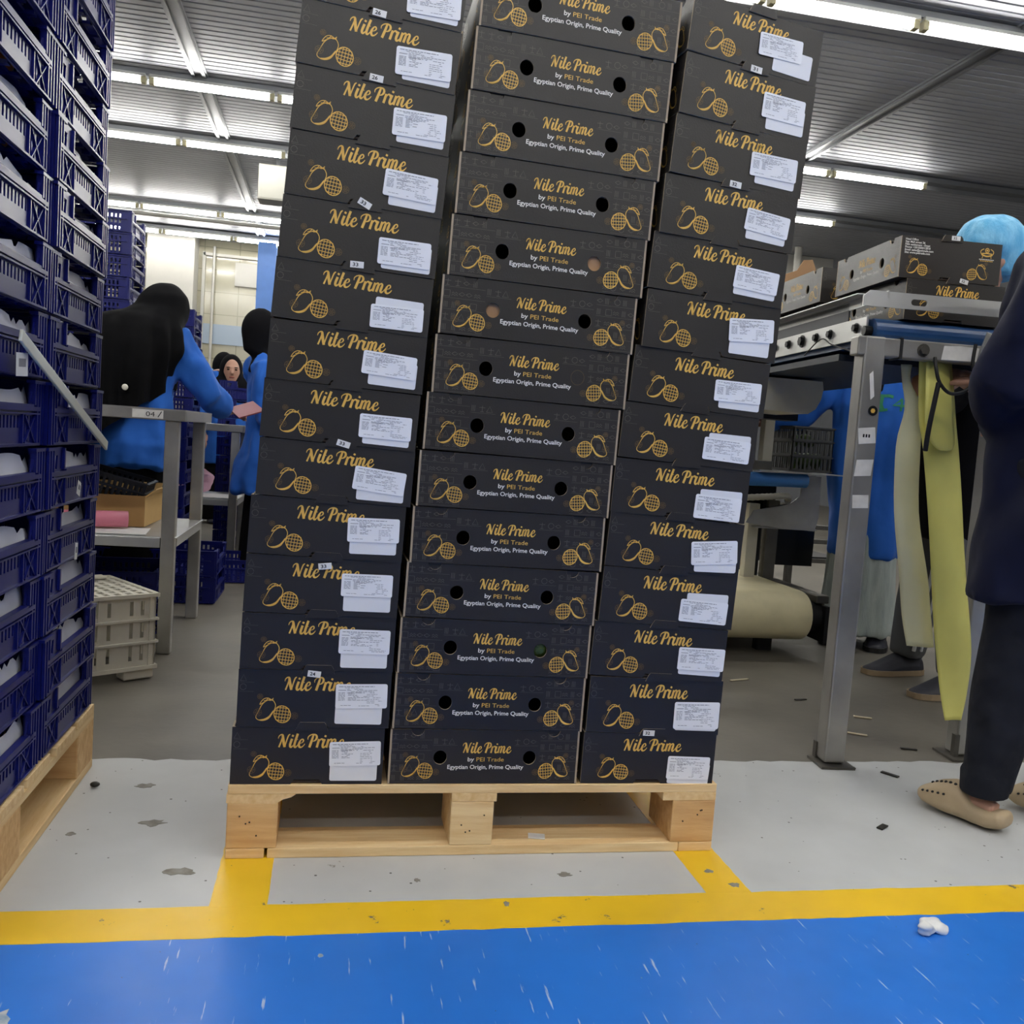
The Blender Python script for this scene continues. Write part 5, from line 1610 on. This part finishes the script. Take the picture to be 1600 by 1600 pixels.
# --- second woman, partly behind the cartons
J = joints(-0.20, 3.70, 25, 1.57, head=(-0.285, 3.68, 1.375), sho=(-0.235, 3.69, 1.21), shL=(-0.33, 3.82, 1.18), elL=(-0.22, 4.02, 0.98), wrL=(-0.02, 4.1, 0.95), hdL=(0.06, 4.12, 0.96),
           shR=(-0.26, 3.53, 1.17), elR=(-0.23, 3.50, 0.90), wrR=(-0.05, 3.62, 0.80), hdR=(0.02, 3.66, 0.79))
p = build_body('person', 'woman in black headscarf and blue coat standing beside the carton stack', J)
garment('coat', J, p, M['blue_coat'], coat_shapes(J, 0.46, .24, .23, .17), fold=0.03, ffreq=(13, 13, 5), seed=8)
garment('headscarf', J, p, M['black_knit'], scarf(J, .015, .06, .13, .12), fold=0.006)
garment('skirt', J, p, M['black_cloth'], skirt_shapes(J, 0.7, 0.03, (.16, .13), (.19, .16)), fold=0.01)
for n in 'LR': shoe(J, p, n, M['shoe'], M['rubber'])

# --- two women far behind, facing the camera
J = joints(-0.745, 6.35, -80, 1.49, head=(-0.735, 6.30, 1.285))
p = build_body('person', 'far woman in black headscarf whose face shows between two blue coats', J)
garment('headscarf', J, p, M['black_knit'], scarf(J, .035, .2, .19, .15), fold=0.004)
garment('coat', J, p, M['blue_coat'], coat_shapes(J, 0.5, .23, .18), fold=0.01)
garment('skirt', J, p, M['black_cloth'], skirt_shapes(J, 0.7, 0.03), fold=0.01)
for n in 'LR': shoe(J, p, n, M['shoe'])
J = joints(-0.93, 6.75, -60, 1.56, head=(-0.84, 6.7, 1.325), shR=(-1.07, 6.6, 1.22), elR=(-1.02, 6.4, 1.02), wrR=(-0.925, 6.32, 1.20), hdR=(-0.87, 6.33, 1.30))
p = build_body('person', 'far woman in black scarf with a pale blue raised sleeve', J)
garment('headscarf', J, p, M['black_knit'], scarf(J, .02, .2, .19, .15), fold=0.004)
garment('coat', J, p, M['light_coat'], coat_shapes(J, 0.5, .22, .17), fold=0.01)
garment('trousers', J, p, M['black_cloth'], trouser_shapes(J), fold=0.006)
for n in 'LR': shoe(J, p, n, M['shoe'])

# --- worker in blue smock and washed grey skirt behind the conveyor
J = joints(2.70, 2.20, -128, 1.62, hip=(2.695, 2.2, 0.86), sho=(2.66, 2.2, 1.30), head=(2.65, 2.16, 1.47),
           shR=(2.50, 2.28, 1.27), elR=(2.40, 2.34, 1.10), wrR=(2.22, 2.42, 1.05), hdR=(2.15, 2.44, 1.03),
           shL=(2.81, 2.10, 1.27), elL=(2.86, 1.98, 1.02), wrL=(2.74, 1.86, 1.10), hdL=(2.70, 1.80, 1.13))
p = build_body('person', 'worker in royal blue smock and washed grey skirt behind the conveyor legs', J)
ct = garment('smock', J, p, M['blue_coat'], coat_shapes(J, 0.435, .175, .17, .17), fold=0.026, ffreq=(15, 15, 2.5), seed=11)
garment('skirt', J, p, M['skirt'], skirt_shapes(J, 0.6, 0.065, (.15, .14), (.185, .175)), fold=0.022, ffreq=(22, 22, 1.5), seed=2)
for n in 'LR': shoe(J, p, n, M['shoe'], M['rubber'])
garment('headscarf', J, p, M['black_knit'], scarf(J, .03, .1, .15, .13), fold=0.004)
def tc(b):
    O = Vector((2.605 - J['B'].x, 0, 1.125))
    b.ribbon([(-.02, .075), (.03, .07), (.055, .072), (.075, .068)], .014, O, X, Z); b.ribbon([(.025, .07), (.02, .03), (.03, 0)], .016, O, X, Z); b.ribbon([(.01, .0), (.05, .008)], .012, O, X, Z)
    b.ribbon([(.12, .062), (.075, .03), (.135, .03)], .012, O, X, Z); b.ribbon([(.118, .055), (.112, .005)], .012, O, X, Z)
    b.ribbon(smoothline([(.20, .06), (.165, .065), (.145, .035), (.16, .005), (.20, .0), (.205, .03), (.18, .03)], 4), .014, O, X, Z)
project_print('printed_letters', ct, tc, M['green_print'], p)

# --- worker with blue hairnet behind the conveyor end
J = joints(2.55, 1.42, 185, 1.76, hip=(2.57, 1.40, 0.92), sho=(2.55, 1.33, 1.44), head=(2.515, 1.30, 1.665),
           shL=(2.52, 1.14, 1.42), elL=(2.31, 0.86, 1.12), wrL=(2.00, 0.645, 1.145), hdL=(1.905, 0.60, 1.16),
           shR=(2.53, 1.52, 1.42), elR=(2.32, 1.16, 1.14), wrR=(2.06, 0.90, 1.16), hdR=(1.97, 0.82, 1.16),
           hpL=(2.58, 1.32, 0.92), hpR=(2.58, 1.48, 0.92), knL=(2.53, 1.30, 0.5), knR=(2.58, 1.56, 0.5),
           anL=(2.56, 1.27, 0.085), anR=(2.58, 1.62, 0.085), toL=(2.37, 1.25, 0.03), toR=(2.39, 1.60, 0.03))
p = build_body('person', 'worker in blue hairnet and black shirt holding the yellow strips at the conveyor', J, 0.007, 0.9)
def blackshirt(b):
    coat_shapes(J, 0.62, .21, .16, .18)(b)
def short_sleeve(b):
    k = J['k']; f, r = J['f'], J['r']; hip, sho = J['hip'], J['sho']
    hc = Vector((hip.x, hip.y, 0.60))
    rings = [ring(hc, .2, .16, r, f), ring(hip, .2, .155, r, f)]
    for t, a, c in ((.35, .185, .14), (.65, .19, .145), (.88, .18, .125), (1.0, .15, .1), (1.07, .08, .075)):
        rings.append(ring(hip.lerp(sho, t), a, c, r, f))
    b.rings(rings)
    s, e = J['shL'], J['elL']
    b.tube([s.lerp(sho, .35), s, s.lerp(e, .5), e, e.lerp(J['wrL'], .25)], [.078, .085, .08, .075, .062], 14)
    s, e, w = J['shR'], J['elR'], J['wrR']
    b.tube([s.lerp(sho, .35), s, s.lerp(e, .5), e, e.lerp(w, .5), w.lerp(e, .12)], [.078, .085, .08, .075, .06, .05], 14)
garment('shirt', J, p, M['black_knit'], short_sleeve, fold=0.008, seed=4)
tr = garment('trousers', J, p, M['trouser_grey'], trouser_shapes(J, .1, .07), fold=0.006, seed=6)
for n in 'LR':
    shoe(J, p, n, M['shoe'], M['sole'], w=.05)
    k_, a_ = J['kn' + n] - J['B'], J['an' + n] - J['B']
    st_ = MB()
    for dx in (-0.02, 0.012):
        top, bot = k_ + Vector((dx, -0.088, 0)), a_ + Vector((dx, -0.075, 0.03))
        st_.tube([top, top.lerp(bot, .5), bot], 0.008, 6)
    st_.build('side_stripe', M['stripe'], p)
def net(b):
    hd = J['head']; f, r, m = J['f'], J['r'], J['m']
    b.ell(hd - f * 0.02 + Z * 0.062, (.118, .138, .108), 0, 24, 14, m)
    b.ell(hd - f * 0.06 + Z * 0.02, (.112, .10, .10), 0, 20, 10, m)
garment('hairnet', J, p, M['hairnet'], net, voxel=0.008, smooth=3, fold=0.006, ffreq=(22, 22, 22), seed=7)

# --- person in navy jacket at the right edge of the frame
J = joints(1.90, 0.10, 139, 1.72, hip=(1.88, 0.10, 0.92), sho=(1.865, 0.09, 1.385), head=(1.90, 0.14, 1.61),
           shL=(1.755, 0.02, 1.35), elL=(1.668, 0.05, 1.085), wrL=(1.80, 0.22, 1.00), hdL=(1.86, 0.27, 0.98),
           shR=(2.01, 0.20, 1.36), elR=(2.02, 0.34, 1.10), wrR=(1.95, 0.50, 1.12), hdR=(1.92, 0.58, 1.13),
           hpL=(1.82, 0.06, 0.9), knL=(1.795, 0.085, 0.49), anL=(1.775, 0.11, 0.092), toL=(1.705, 0.26, 0.03),
           hpR=(1.96, 0.14, 0.9), knR=(2.02, 0.16, 0.49), anR=(2.06, 0.12, 0.09), toR=(1.93, 0.25, 0.03))
p = build_body('person', 'person in long navy jacket, dark joggers and tan clogs at the right edge', J)
def jacket(b):
    f, r = J['f'], J['r']; hip, sho = J['hip'], J['sho']
    b.rings([ring(Vector((1.862, 0.09, 0.565)), .185, .16, X, Y), ring(Vector((1.872, 0.09, 0.72)), .18, .16, X, Y), ring(Vector((1.885, 0.09, 0.95)), .172, .155, X, Y),
             ring(Vector((1.872, 0.09, 1.12)), .165, .15, X, Y), ring(Vector((1.868, 0.09, 1.28)), .16, .15, X, Y), ring(Vector((1.868, 0.09, 1.37)), .15, .135, X, Y), ring(Vector((1.875, 0.1, 1.45)), .08, .08, X, Y)])
    for n in 'LR':
        s, e, w = J['sh' + n], J['el' + n], J['wr' + n]
        b.tube([s.lerp(sho, .4), s, s.lerp(e, .5), e, e.lerp(w, .5), w], [.075, .084, .082, .075, .07, .058], 16)
jk = garment('jacket', J, p, M['navy'], jacket, fold=0.022, ffreq=(11, 11, 6), seed=9)
tr = garment('joggers', J, p, M['trouser'], trouser_shapes(J, .092, .058, 0.0, 0.86), fold=0.014, ffreq=(9, 9, 7), seed=12)
for n in 'LR':
    b = MB(); a = J['an' + n] - J['B']
    b.rings([ring(a + Z * z, rr, rr, X, Y, 20) for z, rr in ((-.012, .047), (-.008, .055), (.045, .058), (.055, .052))])
    b.build('cuff', M['trouser'], p, bevel=0.004)
def short_hair(b):
    hd, f, m = J['head'], J['f'], J['m']
    b.ell(hd - f * 0.018 + Z * 0.03, (.084, .095, .102), 0, 20, 12, m)
garment('hair', J, p, M['hair'], short_hair, voxel=0.008, smooth=2, fold=0.004, ffreq=(40, 40, 40))
def clog(n):
    a, t = J['an' + n] - J['B'], J['to' + n] - J['B']
    d = t - a; d.z = 0; d.normalize(); q = Vector((-d.y, d.x, 0))
    heel = Vector((a.x, a.y, 0)) - d * 0.055
    lift = 0.0
    b = MB()
    rings = []
    for x, ww, z0, zt in ((-.012, .55, .022, .05), (.0, .85, .012, .058), (.03, .95, .004, .052), (.07, .98, .004, .058), (.10, 1.0, .004, .088), (.14, 1.1, .004, .092), (.175, 1.14, .008, .080), (.205, 1.05, .014, .062), (.222, .75, .022, .052), (.232, .35, .028, .042)):
        c = heel + d * x * .93
        rings.append([c + q * (ww * .043 * math.cos(s)) + Z * ((z0 + zt) / 2 + (zt - z0) / 2 * (abs(math.sin(s)) ** .6) * (1 if math.sin(s) > 0 else -1)) for s in [2 * math.pi * i / 24 for i in range(24)]])
    b.rings(rings)
    o = mesh_obj('clog', fuse(b, 0.005, 2), M['clog'], p)
    sd = 1 if q.y < 0 else -1
    cbv = BVHTree.FromPolygons([v.co for v in o.data.vertices], [tuple(g_.vertices) for g_ in o.data.polygons])
    def onto(c, dv):
        h_ = cbv.ray_cast(c + dv * 0.2, -dv)
        return h_[0] if h_[0] is not None else c
    for i in range(6):
        c = heel + d * (.115 + i * .012) + q * sd * 0.020 + Z * (.084 - i * .002)
        c = onto(c, (q * sd * .6 + Z).normalized()); h = MB(); h.ell(c, (.0045, .004, .004), 0, 8, 5); h.build('vent_hole', M['rubber'], o)
    for i in range(5):
        c = heel + d * (.13 + i * .014) + q * sd * 0.045 + Z * (.060 - i * .002)
        c = onto(c, (q * sd + Z * .5).normalized()); h = MB(); h.ell(c, (.005, .003, .003), 0, 8, 5); h.build('vent_hole', M['rubber'], o)
    return o
for n in 'LR': clog(n)
# white paint specks on the jacket
tm = jk.data
bv = BVHTree.FromPolygons([v.co for v in tm.vertices], [tuple(q.vertices) for q in tm.polygons])
b = MB(); rn = random.Random(4)
def speck(x, z, rr, sx=1.0):
    hit = bv.ray_cast(Vector((x, -2, z)), Vector((0, 1, 0)))
    if hit[0] is not None:
        n = hit[1]; u = n.cross(Z).normalized(); v = n.cross(u)
        pts = [hit[0] + n * 0.0015 + u * (rr * (0.6 + .6 * rn.random()) * math.cos(2 * math.pi * i / 9)) + v * (rr * sx * (0.6 + .6 * rn.random()) * math.sin(2 * math.pi * i / 9)) for i in range(9)]
        b.add(pts, [tuple(range(9))])
for i in range(16): speck(-0.10 + rn.uniform(-.05, .1), 0.72 + rn.uniform(-.13, .14), rn.uniform(.0015, .004))
for i in range(9): speck(-0.085 + 0.008 * i * .6, 0.825 - 0.006 * i + rn.uniform(-.004, .004), .006)
for i in range(7): speck(-0.165 + rn.uniform(0, .02), 0.67 - 0.012 * i, .004)
b.build('paint_specks', M['paper'], p)

# --- yellow strips hanging from the worker's hand
def hang(name, label, m, cols, fold=None):
    """cols: list of (z, centre x, centre y, half width, depth bow)"""
    b = MB(); n = 10
    rows = smoothline(cols, 4)
    V = []
    for z, x, y, w, bow in rows:
        for i in range(n + 1):
            t = -1 + 2 * i / n
            V.append((x + w * t, y - bow * (1 - t * t) + 0.006 * math.sin(z * 9 + t * 2), z))
    F = [(j * (n + 1) + i, j * (n + 1) + i + 1, (j + 1) * (n + 1) + i + 1, (j + 1) * (n + 1) + i) for j in range(len(rows) - 1) for i in range(n)]
    b.add(V, F, 0, True)
    o = b.build(name, M[m])
    s = o.modifiers.new('t', 'SOLIDIFY'); s.thickness = 0.0012
    tag(o, label, 'strip')
    return o
ys = hang('film_strip', 'long yellow film strip hanging almost to the floor by the conveyor', 'yellow_strip',
     [(1.20, 1.835, 0.565, 0.05, .01), (1.02, 1.857, 0.56, 0.056, .012), (0.93, 1.874, 0.555, 0.056, .012), (0.75, 1.907, 0.55, 0.06, .012), (0.51, 1.953, 0.55, 0.058, .012), (0.34, 1.984, 0.55, 0.055, .01), (0.22, 1.997, 0.55, 0.044, .008), (0.13, 2.006, 0.55, 0.029, .004)])
b = MB(); V = []
rows = smoothline([(1.18, 1.83, 0.545, .045), (1.08, 1.835, .53, .052), (1.0, 1.842, .525, .054), (0.955, 1.855, .525, .05), (.932, 1.868, .53, .036), (.926, 1.875, .54, .02)], 5)
for z, x, y, w in rows:
    for i in range(9):
        t = -1 + 2 * i / 8
        V.append((x + w * t, y + .012 * t - .01 * (1 - t * t), z))
b.add(V, [(j * 9 + i, j * 9 + i + 1, (j + 1) * 9 + i + 1, (j + 1) * 9 + i) for j in range(len(rows) - 1) for i in range(8)], 0, True)
fo = b.build('folded_end', M['yellow_strip'], ys); s = fo.modifiers.new('t', 'SOLIDIFY'); s.thickness = 0.0012
hang('film_strip', 'crumpled cream film strip hanging left of the yellow one', 'cream_strip',
     [(1.17, 1.79, 0.63, 0.016, .004), (1.12, 1.795, 0.63, 0.011, .004), (1.04, 1.823, 0.625, 0.026, .012), (0.93, 1.813, 0.62, 0.038, .02), (0.74, 1.83, 0.62, 0.044, .014), (0.55, 1.877, 0.62, 0.048, .012), (0.43, 1.90, 0.62, 0.046, .012), (0.335, 1.923, 0.62, 0.042, .01)])
# ------------------------------------------------------------------ bits lying on the floor
def chip(x, y, l, w, rz, label, m='chip', h=0.004):
    b = MB(); b.box((0, 0, h / 2), (l, w, h)); o = b.build('plastic_chip' if m == 'chip' else 'wood_splinter', M[m], loc=(x, y, 0.0013), rot=(0, 0, rz), bevel=0.0008)
    tag(o, label, 'scrap', 'scraps on the floor')
CHIPS = [((1.647, 0.497), 0.04, 0.012, -0.1, 'dark flat chip just right of the conveyor leg foot', 'chip'),
         ((1.745, 0.445), 0.05, 0.014, -1.0, 'dark flat chip on grey paint, second right of the conveyor leg', 'chip'),
         ((1.50, 0.10), 0.035, 0.015, 0.6, 'dark flat chip alone in the middle of the grey paint', 'chip'),
         ((1.75, -0.235), 0.06, 0.016, -0.9, 'dark flat chip on the yellow line at the far right', 'chip'),
         ((1.95, 0.66), 0.05, 0.01, -0.3, 'dark flat chip on bare concrete before the second conveyor foot', 'chip'),
         ((1.87, 1.19), 0.05, 0.01, 0.2, 'dark chip on concrete right of the conveyor leg, further back', 'chip')]
for (x, y), l, w, r_, lb, m in CHIPS:
    chip(x, y, l, w, r_, lb, m)
SPL = [((1.99, 0.98), 0.06, 0.012, -0.4, 'pale splinter on concrete between the conveyor feet, farther one'), ((1.86, 0.80), 0.06, 0.01, -0.5, 'pale splinter on concrete between the conveyor feet, nearer one'),
       ((1.75, 1.45), 0.09, 0.01, 0.3, 'long pale splinter on concrete left of the conveyor leg'), ((1.45, 1.28), 0.03, 0.02, 0.2, 'short pale splinter beside the carton stack on concrete'),
       ((2.30, 1.62), 0.05, 0.012, 0.1, 'pale splinter on concrete near the cream belt')]
for (x, y), l, w, r_, lb in SPL:
    chip(x, y, l, w, r_, lb, 'chip_pale')
b = MB()
for i in range(5):
    b.ell((0.02 * math.cos(i * 1.3), 0.014 * math.sin(i * 1.9), 0.008 + 0.004 * (i % 3)), (0.018, 0.012, 0.009))
me = fuse(b, 0.003, 1, 0.006, (60, 60, 60), 2)
o = mesh_obj('paper_scrap', me, M['paper']); o.location = (1.305, -0.36, 0.001); tag(o, 'crumpled white paper scrap on the blue floor', 'scrap')
b = MB(); b.box((0, 0, 0.0008), (0.036, 0.026, 0.0012)); o = b.build('paper_scrap', M['paper'], loc=(0.628, 0.03, 0.0226), rot=(0, 0, -0.2)); tag(o, 'small white paper scrap on the pallet bottom board', 'scrap')
b = MB(); b.ell((0, 0, 0.006), (0.011, 0.009, 0.006)); o = b.build('pebble', M['chip'], loc=(-0.345, 0.375, 0.0008)); tag(o, 'small dark pebble by the left pallet', 'pebble')
# worn patches in the paint, flush with the floor
def patch(x, y, r, m, seed, sx=1.0):
    rn = random.Random(seed)
    pts = [(x + sx * r * (0.6 + 0.6 * rn.random()) * math.cos(a), y + r * (0.5 + 0.6 * rn.random()) * math.sin(a)) for a in [2 * math.pi * k / 16 for k in range(16)]]
    slab('floor_marking', pts, 0.0014, m)
worn = mat('worn_floor_patch', '#8f8d85', 0.6, hex2='#6f6a60', scale=40)
lintm = mat('scraped_pale_patch', '#b9bdbf', 0.6, hex2='#7f97b0', scale=60)
for x, y, r_, sx, sd in ((-0.235, 0.38, 0.018, 1.3, 1), (-0.18, 0.17, 0.02, 1.3, 2), (-0.09, -0.055, 0.018, 1.8, 3), (-0.33, 0.12, 0.01, 1, 6), (0.52, -0.21, 0.012, .5, 9), (0.36, -0.11, 0.008, 1, 12), (0.66, -0.10, 0.012, 1.2, 14), (0.97, -0.1, 0.01, 1, 15), (1.0, -0.16, 0.012, 1, 17)):
    patch(x, y, r_, worn, sd, sx)
for x, y, r_, sx, sd in ((-0.27, -0.50, 0.035, .8, 4), (1.40, -0.55, 0.022, 1.8, 5), (0.18, -0.36, 0.006, 1, 8), (0.55, -0.66, 0.01, 1, 10)):
    patch(x, y, r_, lintm, sd, sx)
